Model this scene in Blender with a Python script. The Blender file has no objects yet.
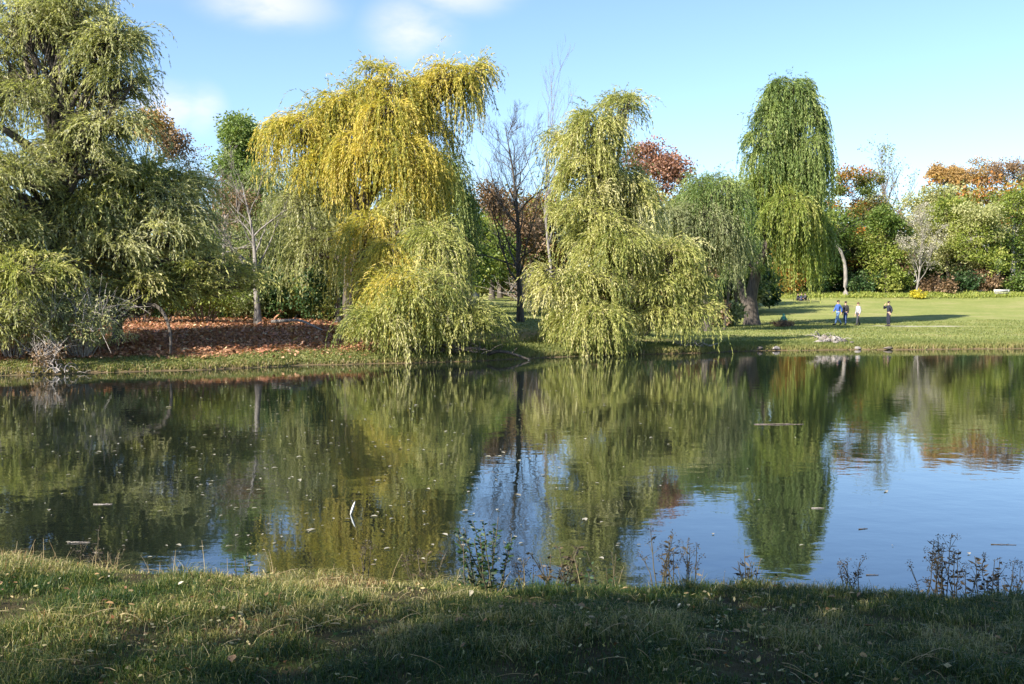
import bpy, math, random
import numpy as np
from mathutils import Vector

# ------------------------------------------------------------------ camera, sky, sun, exposure
S = bpy.context.scene
COL = S.collection
cam_d = bpy.data.cameras.new("camera")
cam_d.lens = 35.16; cam_d.sensor_width = 36.0; cam_d.clip_start = 0.1; cam_d.clip_end = 3000
cam = bpy.data.objects.new("camera", cam_d); COL.objects.link(cam)
cam.location = (0, 0, 2.2); cam.rotation_euler = (math.radians(90 - 2.3), 0, 0)
S.camera = cam

SUN_EL, SUN_AZ = 35.0, 40.0        # elevation; degrees behind the left-hand (-x) direction
sx = -math.cos(math.radians(SUN_AZ)); sy = -math.sin(math.radians(SUN_AZ))
e = math.radians(SUN_EL)
TOSUN = Vector((sx * math.cos(e), sy * math.cos(e), math.sin(e)))
sun_d = bpy.data.lights.new("sun", 'SUN'); sun_d.energy = 5.0; sun_d.angle = math.radians(0.55); sun_d.color = (1.0, 0.93, 0.82)
sun = bpy.data.objects.new("sun", sun_d); COL.objects.link(sun)
sun.rotation_euler = (-TOSUN).to_track_quat('-Z', 'Y').to_euler(); sun.location = TOSUN * 60

W = bpy.data.worlds.new("World"); S.world = W; W.use_nodes = True
nt = W.node_tree; nt.nodes.clear()
N = nt.nodes.new; L = nt.links.new
wo = N('ShaderNodeOutputWorld'); bg = N('ShaderNodeBackground'); sky = N('ShaderNodeTexSky')
sky.sky_type = 'NISHITA'; sky.sun_disc = False; sky.sun_elevation = e
sky.sun_rotation = math.atan2(TOSUN.x, TOSUN.y)
sky.air_density = 1.0; sky.dust_density = 0.35; sky.ozone_density = 1.6; sky.altitude = 100
bg.inputs['Strength'].default_value = 0.089
# thin clouds: soft patches in sky directions, broken up by noise
tc = N('ShaderNodeTexCoord')
nz = N('ShaderNodeTexNoise'); nz.inputs['Scale'].default_value = 9; nz.inputs['Detail'].default_value = 6; nz.inputs['Roughness'].default_value = .55
mp = N('ShaderNodeMapping'); mp.inputs['Scale'].default_value = (1, 1, 2.2)
L(tc.outputs['Generated'], mp.inputs['Vector']); L(mp.outputs[0], nz.inputs['Vector'])
CLOUDS = [(272, 8, 76, 28, .7), (414, 34, 54, 40, .7), (455, 0, 70, 24, .6), (172, 106, 44, 26, .85), (204, 110, 26, 28, .7),
          (620, -120, 160, 60, .6), (120, -60, 160, 50, .5)]
acc = None
for (px, py, rx, ry, st) in CLOUDS:
    d = Vector(((px - 512) / 1000, 1, (302 - py) / 1000)).normalized()
    vs = N('ShaderNodeVectorMath'); vs.operation = 'SUBTRACT'; vs.inputs[1].default_value = d
    L(tc.outputs['Generated'], vs.inputs[0])
    vm = N('ShaderNodeVectorMath'); vm.operation = 'MULTIPLY'; vm.inputs[1].default_value = (1000 / rx, 1000 / rx * .6, 1000 / ry)
    L(vs.outputs[0], vm.inputs[0])
    ln = N('ShaderNodeVectorMath'); ln.operation = 'LENGTH'; L(vm.outputs[0], ln.inputs[0])
    mr = N('ShaderNodeMapRange'); mr.interpolation_type = 'SMOOTHSTEP'
    mr.inputs['From Min'].default_value = 1.15; mr.inputs['From Max'].default_value = 0.0
    mr.inputs['To Min'].default_value = 0; mr.inputs['To Max'].default_value = st
    L(ln.outputs['Value'], mr.inputs['Value'])
    if acc is None: acc = mr.outputs[0]
    else:
        m = N('ShaderNodeMath'); m.operation = 'MAXIMUM'; L(acc, m.inputs[0]); L(mr.outputs[0], m.inputs[1]); acc = m.outputs[0]
nr = N('ShaderNodeMapRange'); nr.inputs['From Min'].default_value = .30; nr.inputs['From Max'].default_value = .56
L(nz.outputs['Fac'], nr.inputs['Value'])
mm = N('ShaderNodeMath'); mm.operation = 'MULTIPLY'; L(acc, mm.inputs[0]); L(nr.outputs[0], mm.inputs[1])
mx = N('ShaderNodeMixRGB'); mx.inputs['Color2'].default_value = (5.2, 5.0, 5.7, 1)
tint = N('ShaderNodeMixRGB'); tint.blend_type = 'MULTIPLY'; tint.inputs['Fac'].default_value = 1; tint.inputs['Color2'].default_value = (.90, .975, 1.10, 1)
L(sky.outputs[0], tint.inputs['Color1']); L(tint.outputs[0], mx.inputs['Color1'])
L(mm.outputs[0], mx.inputs['Fac']); L(mx.outputs[0], bg.inputs['Color']); L(bg.outputs[0], wo.inputs[0])

S.view_settings.view_transform = 'Standard'; S.view_settings.look = 'None'; S.view_settings.gamma = 1
S.view_settings.exposure = 1.42; S.view_settings.use_curve_mapping = False
S.cycles.max_bounces = 5; S.cycles.diffuse_bounces = 2; S.cycles.glossy_bounces = 3; S.cycles.transmission_bounces = 3
S.cycles.transparent_max_bounces = 4; S.cycles.caustics_reflective = False; S.cycles.caustics_refractive = False
S.cycles.use_denoising = True

random.seed(7); R = np.random.default_rng(11)

# ------------------------------------------------------------------ helpers
def tag(o, label=None, cat=None, group=None, kind=None):
    if label: o['label'] = label
    if cat: o['category'] = cat
    if group: o['group'] = group
    if kind: o['kind'] = kind
    return o

def empty(name, loc, label, cat, group=None, rz=0):
    o = bpy.data.objects.new(name, None); COL.objects.link(o)
    o.location = loc; o.rotation_euler = (0, 0, rz); o.empty_display_size = .3
    return tag(o, label, cat, group)

def mesh_obj(name, V, F, mat, parent=None, v=None, smooth=False, loc=None):
    """V (n,3) in the parent's space; F list of (k,m) int arrays, all quads or all tris per array; v per-face values"""
    me = bpy.data.meshes.new(name)
    V = np.asarray(V, dtype=np.float32)
    Fs = [np.asarray(f, dtype=np.int32) for f in (F if isinstance(F, (list, tuple)) else [F]) if len(f)]
    me.vertices.add(len(V)); me.vertices.foreach_set('co', V.ravel())
    nl = sum(f.size for f in Fs); npoly = sum(len(f) for f in Fs)
    me.loops.add(nl); me.polygons.add(npoly)
    me.loops.foreach_set('vertex_index', np.concatenate([f.ravel() for f in Fs]))
    tot = np.concatenate([np.full(len(f), f.shape[1], np.int32) for f in Fs])
    st = np.concatenate([[0], np.cumsum(tot)[:-1]]).astype(np.int32)
    me.polygons.foreach_set('loop_start', st)
    if v is not None:
        a = me.attributes.new('v', 'FLOAT', 'FACE'); a.data.foreach_set('value', np.asarray(v, np.float32))
    me.update(calc_edges=True); me.validate()
    if smooth: me.polygons.foreach_set('use_smooth', np.ones(len(me.polygons), bool))
    me.materials.append(mat)
    o = bpy.data.objects.new(name, me); COL.objects.link(o)
    if parent is not None: o.parent = parent
    if loc is not None: o.location = loc
    return o

class Tubes:
    def __init__(s): s.V = []; s.F = []; s.C = []; s.n = 0
    def add(s, pts, rad, sides=6, cap=True):
        P = np.asarray(pts, float); n = len(P)
        r = np.asarray(rad, float) if np.ndim(rad) else np.full(n, rad)
        T = np.gradient(P, axis=0); T /= np.linalg.norm(T, axis=1)[:, None] + 1e-9
        ref = np.array([0, 0, 1.]) if abs(T[:, 2]).mean() < .8 else np.array([1., .2, 0])
        U = np.cross(T, ref); U /= np.linalg.norm(U, axis=1)[:, None] + 1e-9
        B = np.cross(T, U)
        a = np.arange(sides) / sides * 2 * math.pi
        ring = P[:, None] + r[:, None, None] * (np.cos(a)[None, :, None] * U[:, None] + np.sin(a)[None, :, None] * B[:, None])
        s.V.append(ring.reshape(-1, 3))
        i = np.arange(n - 1)[:, None] * sides; j = np.arange(sides)[None]; k = (j + 1) % sides
        s.F.append(np.stack([i + j, i + k, i + sides + k, i + sides + j], -1).reshape(-1, 4) + s.n)
        if cap:
            c0 = s.n + n * sides
            s.V.append(P[-1:] + T[-1:] * r[-1]); jj = np.arange(sides); b = s.n + (n - 1) * sides
            s.C.append(np.stack([b + jj, b + (jj + 1) % sides, np.full(sides, c0)], -1)); s.n += 1
        s.n += n * sides
    def build(s, name, mat, parent=None, **k):
        Fs = [np.concatenate(s.F)]
        if s.C: Fs.append(np.concatenate(s.C))
        return mesh_obj(name, np.concatenate(s.V), Fs, mat, parent, smooth=True, **k)

def curve(p0, p1, sag=0.0, n=8, wob=0.0, rng=R, bend=None):
    """bowed path p0->p1; sag>0 lifts the middle"""
    p0 = np.asarray(p0, float); p1 = np.asarray(p1, float)
    t = np.linspace(0, 1, n)[:, None]
    P = p0 + (p1 - p0) * t
    P[:, 2] += sag * 4 * (t * (1 - t))[:, 0]
    if bend is not None: P += np.asarray(bend) * 4 * t * (1 - t)
    if wob:
        w = rng.normal(0, wob, (n, 3)); w[0] = 0; w = np.cumsum(w, 0) * .6; w -= t * w[-1]
        P += w
    return P

def H(px, D): return (px - 512) * D / 1000.
def Z(py, D): return 2.2 + (302 - py) * D / 1000.

# ------------------------------------------------------------------ terrain functions
shx = np.array([-300, -120, -60, -40, -25, -15.2, -12.8, -10.1, -7.3, -4, -1.5, 1.1, 4.5, 8.1, 11, 15.5, 24, 60, 100, 130, 300])
shy = np.array([5, 5, 10, 17, 25, 29.7, 31, 32.4, 34.4, 36, 36.7, 39.3, 41.5, 43, 45, 45.8, 46.8, 48, 30, 5, 5.])
nrx = np.array([-300, -60, -20, -7, -4, -2.5, 0, 3, 6, 20, 60, 300.])
nry = np.array([7, 8, 8, 7.9, 7.75, 7.3, 6.95, 6.8, 6.75, 6.6, 6, 5.])
def lump(x, y, s, seed):
    r = np.random.default_rng(seed); o = 0
    for k in range(7):
        a = r.uniform(0, 6.28); f = r.uniform(.6, 1.6) * s; ph = r.uniform(0, 6.28)
        o = o + np.sin((x * math.cos(a) + y * math.sin(a)) * f + ph)
    return o / 7 * 1.6
def far_shore(x): return np.interp(x, shx, shy) + lump(x, x * 0, 2.1, 5) * .26 + lump(x, x * 0, 7, 8) * .10
def near_shore(x): return np.interp(x, nrx, nry) + lump(x, x * 0, 4, 6) * .07
def sm(a, b, x):
    t = np.clip((x - a) / (b - a), 0, 1); return t * t * (3 - 2 * t)
PL = (np.array([0, .3, 1.2, 8, 20, 60, 100, 300, 900]), np.array([0, .14, .35, 1.05, 1.5, 2.6, 4.6, 7, 9.]))
PR = (np.array([0, .3, 1.2, 10, 34, 50, 80, 96, 150, 300, 900]), np.array([0, .16, .26, .32, .42, .95, 2.45, 4.1, 6, 8, 10.]))
def height(x, y):
    x = np.asarray(x, float); y = np.asarray(y, float)
    fs = far_shore(x); ns = near_shore(x)
    s = y - fs
    w = sm(0, 9, x)
    hf = (1 - w) * np.interp(s, *PL) + w * np.interp(s, *PR)
    hf = hf + lump(x, y, .5, 1) * .07 * sm(1, 8, s)
    q = ns - y
    hn = np.interp(q, [0, .12, .7, 2.0, 6, 300], [0, .12, .38, .56, .62, .9]) + (lump(x, y, 2.5, 2) * .03 + lump(x, y, 7, 3) * .012) * sm(.2, .8, q)
    mid = -np.minimum(1.3, .45 * np.minimum(-s, -q))
    return np.where(q >= 0, hn, np.where(s >= 0, hf, mid))

# ------------------------------------------------------------------ materials
def new_mat(name):
    m = bpy.data.materials.new(name); m.use_nodes = True
    t = m.node_tree; t.nodes.clear()
    return m, t.nodes.new, t.links.new
def ramp(n, stops):
    r = n('ShaderNodeValToRGB'); el = r.color_ramp.elements
    while len(el) < len(stops): el.new(.5)
    for e_, (p, c) in zip(el, stops): e_.position = p; e_.color = (*c, 1)
    return r
def leaf_mat(name, stops, trans=.38, rough=.5, spec=.35):
    m, n, l = new_mat(name)
    out = n('ShaderNodeOutputMaterial'); at = n('ShaderNodeAttribute'); at.attribute_name = 'v'
    r = ramp(n, stops); l(at.outputs['Fac'], r.inputs['Fac'])
    p = n('ShaderNodeBsdfPrincipled'); p.inputs['Roughness'].default_value = rough; p.inputs['Specular IOR Level'].default_value = spec
    tr = n('ShaderNodeBsdfTranslucent'); ms = n('ShaderNodeMixShader'); ms.inputs[0].default_value = trans
    g = n('ShaderNodeMixRGB'); g.blend_type = 'MULTIPLY'; g.inputs[0].default_value = 1; g.inputs[2].default_value = (1.0, 1.05, .6, 1)
    l(r.outputs[0], p.inputs['Base Color']); l(r.outputs[0], g.inputs[1]); l(g.outputs[0], tr.inputs['Color'])
    l(p.outputs[0], ms.inputs[1]); l(tr.outputs[0], ms.inputs[2]); l(ms.outputs[0], out.inputs[0])
    return m
def bark_mat(name, c1, c2, scale=6):
    m, n, l = new_mat(name)
    out = n('ShaderNodeOutputMaterial'); p = n('ShaderNodeBsdfPrincipled'); p.inputs['Roughness'].default_value = .9
    tcn = n('ShaderNodeTexCoord'); mpn = n('ShaderNodeMapping'); mpn.inputs['Scale'].default_value = (scale, scale, scale * .18)
    no = n('ShaderNodeTexNoise'); no.inputs['Scale'].default_value = 1.6; no.inputs['Detail'].default_value = 6
    l(tcn.outputs['Object'], mpn.inputs[0]); l(mpn.outputs[0], no.inputs['Vector'])
    r = ramp(n, [(.32, c1), (.68, c2)]); l(no.outputs['Fac'], r.inputs[0]); l(r.outputs[0], p.inputs['Base Color'])
    b = n('ShaderNodeBump'); b.inputs['Strength'].default_value = .8; b.inputs['Distance'].default_value = .06
    l(no.outputs['Fac'], b.inputs['Height']); l(b.outputs[0], p.inputs['Normal']); l(p.outputs[0], out.inputs[0])
    return m
def plain_mat(name, c1, c2=None, rough=.8, scale=8, bump=.2):
    m, n, l = new_mat(name)
    out = n('ShaderNodeOutputMaterial'); p = n('ShaderNodeBsdfPrincipled'); p.inputs['Roughness'].default_value = rough
    tcn = n('ShaderNodeTexCoord'); no = n('ShaderNodeTexNoise'); no.inputs['Scale'].default_value = scale; no.inputs['Detail'].default_value = 5
    l(tcn.outputs['Object'], no.inputs['Vector'])
    r = ramp(n, [(.35, c1), (.65, c2 or tuple(x * .75 for x in c1))]); l(no.outputs['Fac'], r.inputs[0]); l(r.outputs[0], p.inputs['Base Color'])
    b = n('ShaderNodeBump'); b.inputs['Strength'].default_value = bump; b.inputs['Distance'].default_value = .03
    l(no.outputs['Fac'], b.inputs['Height']); l(b.outputs[0], p.inputs['Normal']); l(p.outputs[0], out.inputs[0])
    return m

M = {}
M['yellow'] = leaf_mat('leaves_yellow_willow', [(0, (.17, .20, .045)), (.3, (.38, .37, .07)), (.62, (.65, .53, .10)), (1, (.78, .62, .20))], .48)
M['yellowgreen'] = leaf_mat('leaves_yellow_green_willow', [(0, (.14, .18, .045)), (.35, (.34, .36, .09)), (.7, (.55, .52, .18)), (1, (.70, .64, .34))], .46)
M['olive'] = leaf_mat('leaves_olive_willow', [(0, (.16, .18, .06)), (.4, (.37, .38, .15)), (.75, (.56, .54, .27)), (1, (.70, .67, .45))], .5)
M['greygreen'] = leaf_mat('leaves_grey_green', [(0, (.08, .10, .045)), (.5, (.25, .28, .12)), (1, (.47, .47, .26))], .44)
M['green'] = leaf_mat('leaves_green_willow', [(0, (.06, .11, .03)), (.5, (.20, .27, .07)), (1, (.38, .42, .15))], .42)
M['midgreen'] = leaf_mat('leaves_mid_green', [(0, (.04, .08, .015)), (.5, (.11, .17, .03)), (1, (.25, .28, .06))], .38)
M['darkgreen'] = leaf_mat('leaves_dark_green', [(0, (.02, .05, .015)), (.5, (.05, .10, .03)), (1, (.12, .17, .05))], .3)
M['limegreen'] = leaf_mat('leaves_lime_green', [(0, (.09, .14, .025)), (.5, (.24, .29, .05)), (1, (.44, .43, .12))], .42)
M['autumn'] = leaf_mat('leaves_olive_to_orange', [(0, (.08, .12, .02)), (.45, (.20, .19, .04)), (.7, (.38, .18, .035)), (1, (.46, .13, .03))], .36)
M['orange'] = leaf_mat('leaves_orange', [(0, (.20, .16, .06)), (.5, (.44, .27, .10)), (1, (.60, .42, .16))], .38)
M['red'] = leaf_mat('leaves_red', [(0, (.17, .10, .06)), (.5, (.36, .18, .12)), (1, (.50, .30, .20))], .36)
M['russet'] = leaf_mat('leaves_russet', [(0, (.12, .08, .045)), (.5, (.24, .15, .08)), (1, (.36, .25, .14))], .3)
M['brightyellow'] = leaf_mat('leaves_bright_yellow', [(0, (.34, .32, .03)), (1, (.70, .58, .04))], .4)
M['silver'] = leaf_mat('dry_leaves_pale', [(0, (.22, .20, .15)), (1, (.45, .42, .33))], .25)
M['bark'] = bark_mat('bark_dark', (.035, .028, .022), (.11, .09, .07))
M['barkbrown'] = bark_mat('bark_brown', (.07, .055, .04), (.24, .19, .15))
M['barkgrey'] = bark_mat('bark_grey', (.12, .105, .09), (.30, .27, .24))
M['barkpale'] = bark_mat('bark_pale', (.30, .27, .22), (.58, .54, .46))
M['twig'] = bark_mat('twigs_grey_brown', (.11, .085, .07), (.24, .19, .16))
M['twigpale'] = bark_mat('twigs_pale', (.25, .21, .18), (.48, .43, .38))

# ground: one sheet, colour by place (near bank, leaf litter on the left far bank, mown meadow on the right)
def ground_mat():
    m, n, l = new_mat('ground_soil_and_turf')
    out = n('ShaderNodeOutputMaterial'); p = n('ShaderNodeBsdfPrincipled'); p.inputs['Roughness'].default_value = .95; p.inputs['Specular IOR Level'].default_value = .1
    tcn = n('ShaderNodeTexCoord')
    def noise(scale, detail=6, rough=.6, sc=(1, 1, 1)):
        mpn = n('ShaderNodeMapping'); mpn.inputs['Scale'].default_value = sc; l(tcn.outputs['Object'], mpn.inputs[0])
        no = n('ShaderNodeTexNoise'); no.inputs['Scale'].default_value = scale; no.inputs['Detail'].default_value = detail; no.inputs['Roughness'].default_value = rough
        l(mpn.outputs[0], no.inputs['Vector']); return no.outputs['Fac']
    def attr(name):
        a = n('ShaderNodeAttribute'); a.attribute_name = name; return a.outputs['Fac']
    def mix(f, a, b):
        x = n('ShaderNodeMixRGB'); l(f, x.inputs[0]); l(a, x.inputs[1]); l(b, x.inputs[2]); return x.outputs[0]
    r1 = ramp(n, [(.3, (.11, .155, .035)), (.5, (.20, .225, .06)), (.62, (.30, .27, .12)), (.72, (.22, .23, .07))]); l(noise(.22, 9, .72, (1, 1, 1)), r1.inputs[0])
    r1b = ramp(n, [(.3, (.12, .15, .035)), (.7, (.31, .30, .11))]); l(noise(3.5, 5, .7), r1b.inputs[0])
    lawn = n('ShaderNodeMixRGB'); lawn.inputs[0].default_value = .45; l(r1.outputs[0], lawn.inputs[1]); l(r1b.outputs[0], lawn.inputs[2])
    r2 = ramp(n, [(.3, (.10, .07, .03)), (.5, (.26, .15, .08)), (.7, (.36, .23, .14))]); l(noise(5, 8, .8), r2.inputs[0])
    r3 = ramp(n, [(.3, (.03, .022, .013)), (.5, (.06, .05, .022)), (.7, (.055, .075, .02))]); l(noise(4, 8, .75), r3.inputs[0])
    r4 = ramp(n, [(.3, (.045, .035, .022)), (.5, (.14, .10, .055)), (.75, (.09, .10, .035))]); l(noise(2.2, 8, .75, (1, 1, 3)), r4.inputs[0])
    c = mix(attr('leafy'), lawn.outputs[0], r2.outputs[0])
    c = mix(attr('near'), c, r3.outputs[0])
    c = mix(attr('mud'), c, r4.outputs[0])
    l(c, p.inputs['Base Color'])
    b = n('ShaderNodeBump'); b.inputs['Strength'].default_value = .6; b.inputs['Distance'].default_value = .08
    l(noise(6, 6, .8), b.inputs['Height']); l(b.outputs[0], p.inputs['Normal']); l(p.outputs[0], out.inputs[0])
    return m
def axis(parts):
    return np.unique(np.concatenate([np.arange(a, b, s) for a, b, s in parts]).round(4))
gx = axis([(-1500, -200, 100), (-200, -40, 6), (-40, -6, .4), (-6, 6, .12), (6, 40, .4), (40, 200, 6), (200, 1501, 100)])
gy = axis([(-300, -20, 20), (-20, 2, 1), (2, 9, .09), (9, 27, .8), (27, 56, .22), (56, 170, 1.5), (170, 400, 10), (400, 2001, 100)])
GX, GY = np.meshgrid(gx, gy)
GZ = height(GX, GY)
V = np.stack([GX, GY, GZ], -1).reshape(-1, 3)
nx, ny = len(gx), len(gy)
ii = (np.arange(ny - 1)[:, None] * nx + np.arange(nx - 1)[None]).ravel()
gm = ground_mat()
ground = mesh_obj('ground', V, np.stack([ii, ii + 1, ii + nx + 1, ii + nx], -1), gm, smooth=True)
tag(ground, kind='structure')
X, Y, Zz = V[:, 0].astype(float), V[:, 1].astype(float), V[:, 2]
s_ = Y - far_shore(X)
jag = lump(X, Y, 1.3, 9) * .9
band = sm(.7, 2.0, s_ + jag * .8) * (1 - sm(26, 34, s_ + jag * 2)) * (1 - sm(-6.5, -3.5, X + jag))
under = sm(.8, 2, s_) * (1 - sm(5, 8, s_ + jag)) * sm(-3, -1, X) * (1 - sm(9, 12, X)) * .55   # bare litter below the two middle trees
leafy = np.clip(np.maximum(band, under), 0, 1)
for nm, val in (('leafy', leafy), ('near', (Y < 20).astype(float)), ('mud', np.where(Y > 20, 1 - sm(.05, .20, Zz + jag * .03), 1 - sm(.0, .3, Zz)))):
    a = ground.data.attributes.new(nm, 'FLOAT', 'POINT'); a.data.foreach_set('value', np.asarray(val, np.float32))

# water
def water_mat():
    m, n, l = new_mat('pond_water')
    out = n('ShaderNodeOutputMaterial'); p = n('ShaderNodeBsdfPrincipled')
    p.inputs['Base Color'].default_value = (.008, .011, .008, 1); p.inputs['Roughness'].default_value = .025; p.inputs['IOR'].default_value = 2.3
    p.inputs['Specular Tint'].default_value = (.60, .80, 1.0, 1)
    tcn = n('ShaderNodeTexCoord')
    def noise(scale, sc, detail=3):
        mpn = n('ShaderNodeMapping'); mpn.inputs['Scale'].default_value = sc; l(tcn.outputs['Object'], mpn.inputs[0])
        no = n('ShaderNodeTexNoise'); no.inputs['Scale'].default_value = scale; no.inputs['Detail'].default_value = detail
        l(mpn.outputs[0], no.inputs['Vector']); return no.outputs['Fac']
    b1 = n('ShaderNodeBump'); b1.inputs['Strength'].default_value = 1; b1.inputs['Distance'].default_value = .0025
    l(noise(2.6, (.8, 1.0, 1), 3), b1.inputs['Height'])
    b2 = n('ShaderNodeBump'); b2.inputs['Strength'].default_value = 1; b2.inputs['Distance'].default_value = .0018
    l(noise(.55, (.8, 1, 1), 2), b2.inputs['Height']); l(b1.outputs[0], b2.inputs['Normal'])
    l(b2.outputs[0], p.inputs['Normal']); l(p.outputs[0], out.inputs[0])
    return m
M['water'] = water_mat()
wv = np.array([[-290, 4.9, 0], [290, 4.9, 0], [290, 60, 0], [-290, 60, 0]], float)
water = mesh_obj('pond_water', wv, np.array([[0, 1, 2, 3]]), M['water']); tag(water, kind='structure')

# ------------------------------------------------------------------ leaves and trees
def leaf_quads(P, D, ln, wd, rng, up=0.0):
    """diamond leaves at P pointing along D"""
    n = len(P)
    D = D / (np.linalg.norm(D, axis=1)[:, None] + 1e-9)
    Nn = rng.normal(size=(n, 3)); Nn[:, 2] += up
    U = np.cross(D, Nn); U /= np.linalg.norm(U, axis=1)[:, None] + 1e-9
    ln = ln[:, None]; wd = wd[:, None]
    a = P; b = P + D * ln * .45 + U * wd * .5; c = P + D * ln; d = P + D * ln * .45 - U * wd * .5
    V = np.stack([a, b, c, d], 1).reshape(-1, 3)
    return V, np.arange(4 * n, dtype=np.int32).reshape(-1, 4)

def weeping(T, outd, ns, Lmin, Lmax, rng, spread=.35, lift=.35, stiff=1.0, step=.09, leaf=(.17, .042), zmin=None, base=None):
    """T (k,3) tuft centres with outward dirs; returns leaf arrays of hanging strands"""
    k = len(T)
    idx = np.repeat(np.arange(k), np.maximum(4, (ns * rng.uniform(.3, 1.75, k)).astype(int)))
    n = len(idx)
    p0 = T[idx] + rng.normal(0, spread, (n, 3)) * np.array([1, 1, .6])
    d = outd[idx] + rng.normal(0, .36, (n, 3)); d[:, 2] = np.abs(d[:, 2]) * .5 + lift * rng.uniform(.3, 1.7, k)[idx]
    d /= np.linalg.norm(d, axis=1)[:, None]
    tl = rng.uniform(Lmin, Lmax, k)[idx]
    Ln = tl * rng.uniform(.4, 1.15, n)
    NS = 14
    h = Ln / NS
    pts = [p0]; dirs = [d]
    q = p0.copy(); dd = d.copy(); sway = rng.normal(0, .035, (n, 3))
    for i in range(NS):
        dd = dd + np.array([0, 0, -1.]) * (h * 1.9 / stiff)[:, None] + sway + rng.normal(0, .04, (n, 3))
        dd /= np.linalg.norm(dd, axis=1)[:, None]
        q = q + dd * h[:, None]
        pts.append(q); dirs.append(dd)
    P = np.stack(pts, 1); Dd = np.stack(dirs, 1)
    nl = np.maximum(4, (Ln / step).astype(int))
    si = np.repeat(np.arange(n), nl)
    t = rng.uniform(0.03, 1, len(si)) * NS * .999
    i0 = t.astype(int); f = (t - i0)[:, None]
    pos = P[si, i0] * (1 - f) + P[si, i0 + 1] * f
    dr = Dd[si, i0] + rng.normal(0, .30, (len(si), 3)) + np.array([0, 0, -.2])
    tv = np.clip(rng.normal(.5, .2, k), 0, 1)[idx] + rng.normal(0, .10, n)
    v = tv[si] + rng.normal(0, .13, len(si))
    if zmin is not None:
        g = height(pos[:, 0] + base[0], pos[:, 1] + base[1]) - base[2] + zmin
        keep = pos[:, 2] > g + np.abs(rng.normal(0, .22, n))[si]
        pos, dr, v = pos[keep], dr[keep], v[keep]
    m = len(pos)
    V, F = leaf_quads(pos, dr, leaf[0] * rng.uniform(.6, 1.25, m), leaf[1] * rng.uniform(.6, 1.3, m), rng)
    # bare tips/stems as thin ribbons along part of the strands
    return V, F, np.clip(v, 0, 1), P

def bushy(T, ns, rad, rng, leaf=(.2, .13), vspread=.16, flat=.75, tv=None):
    k = len(T); idx = np.repeat(np.arange(k), ns); n = len(idx)
    g = rng.normal(size=(n, 3)); g /= np.linalg.norm(g, axis=1)[:, None]
    rr = rad[idx] if np.ndim(rad) else rad
    g *= (rng.uniform(.15, 1, n) ** .6 * rr)[:, None]; g[:, 2] *= flat
    P = T[idx] + g
    D = g + rng.normal(0, .6, (n, 3)) * np.mean(rr) + np.array([0, 0, -.2])
    tuft = np.clip(rng.normal(.5, vspread, k), 0, 1) if tv is None else tv
    v = np.clip(tuft[idx] + rng.normal(0, .13, n), 0, 1)
    V, F = leaf_quads(P, D, leaf[0] * rng.uniform(.6, 1.3, n), leaf[1] * rng.uniform(.6, 1.3, n), rng, up=.5)
    return V, F, v

def merge(parts):
    V, F, v, o = [], [], [], 0
    for a in parts:
        V.append(a[0]); F.append(a[1] + o); v.append(a[2]); o += len(a[0])
    return np.concatenate(V), np.concatenate(F), np.concatenate(v)

def tufts_in(c, r, k, rng, zlo=-.25, rlo=.62, rhi=1.06):
    d = rng.normal(size=(k * 3, 3)); d /= np.linalg.norm(d, axis=1)[:, None]
    d = d[d[:, 2] > zlo][:k]
    s = rng.uniform(rlo, rhi, len(d))[:, None]
    return c + d * s * r, d

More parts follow.
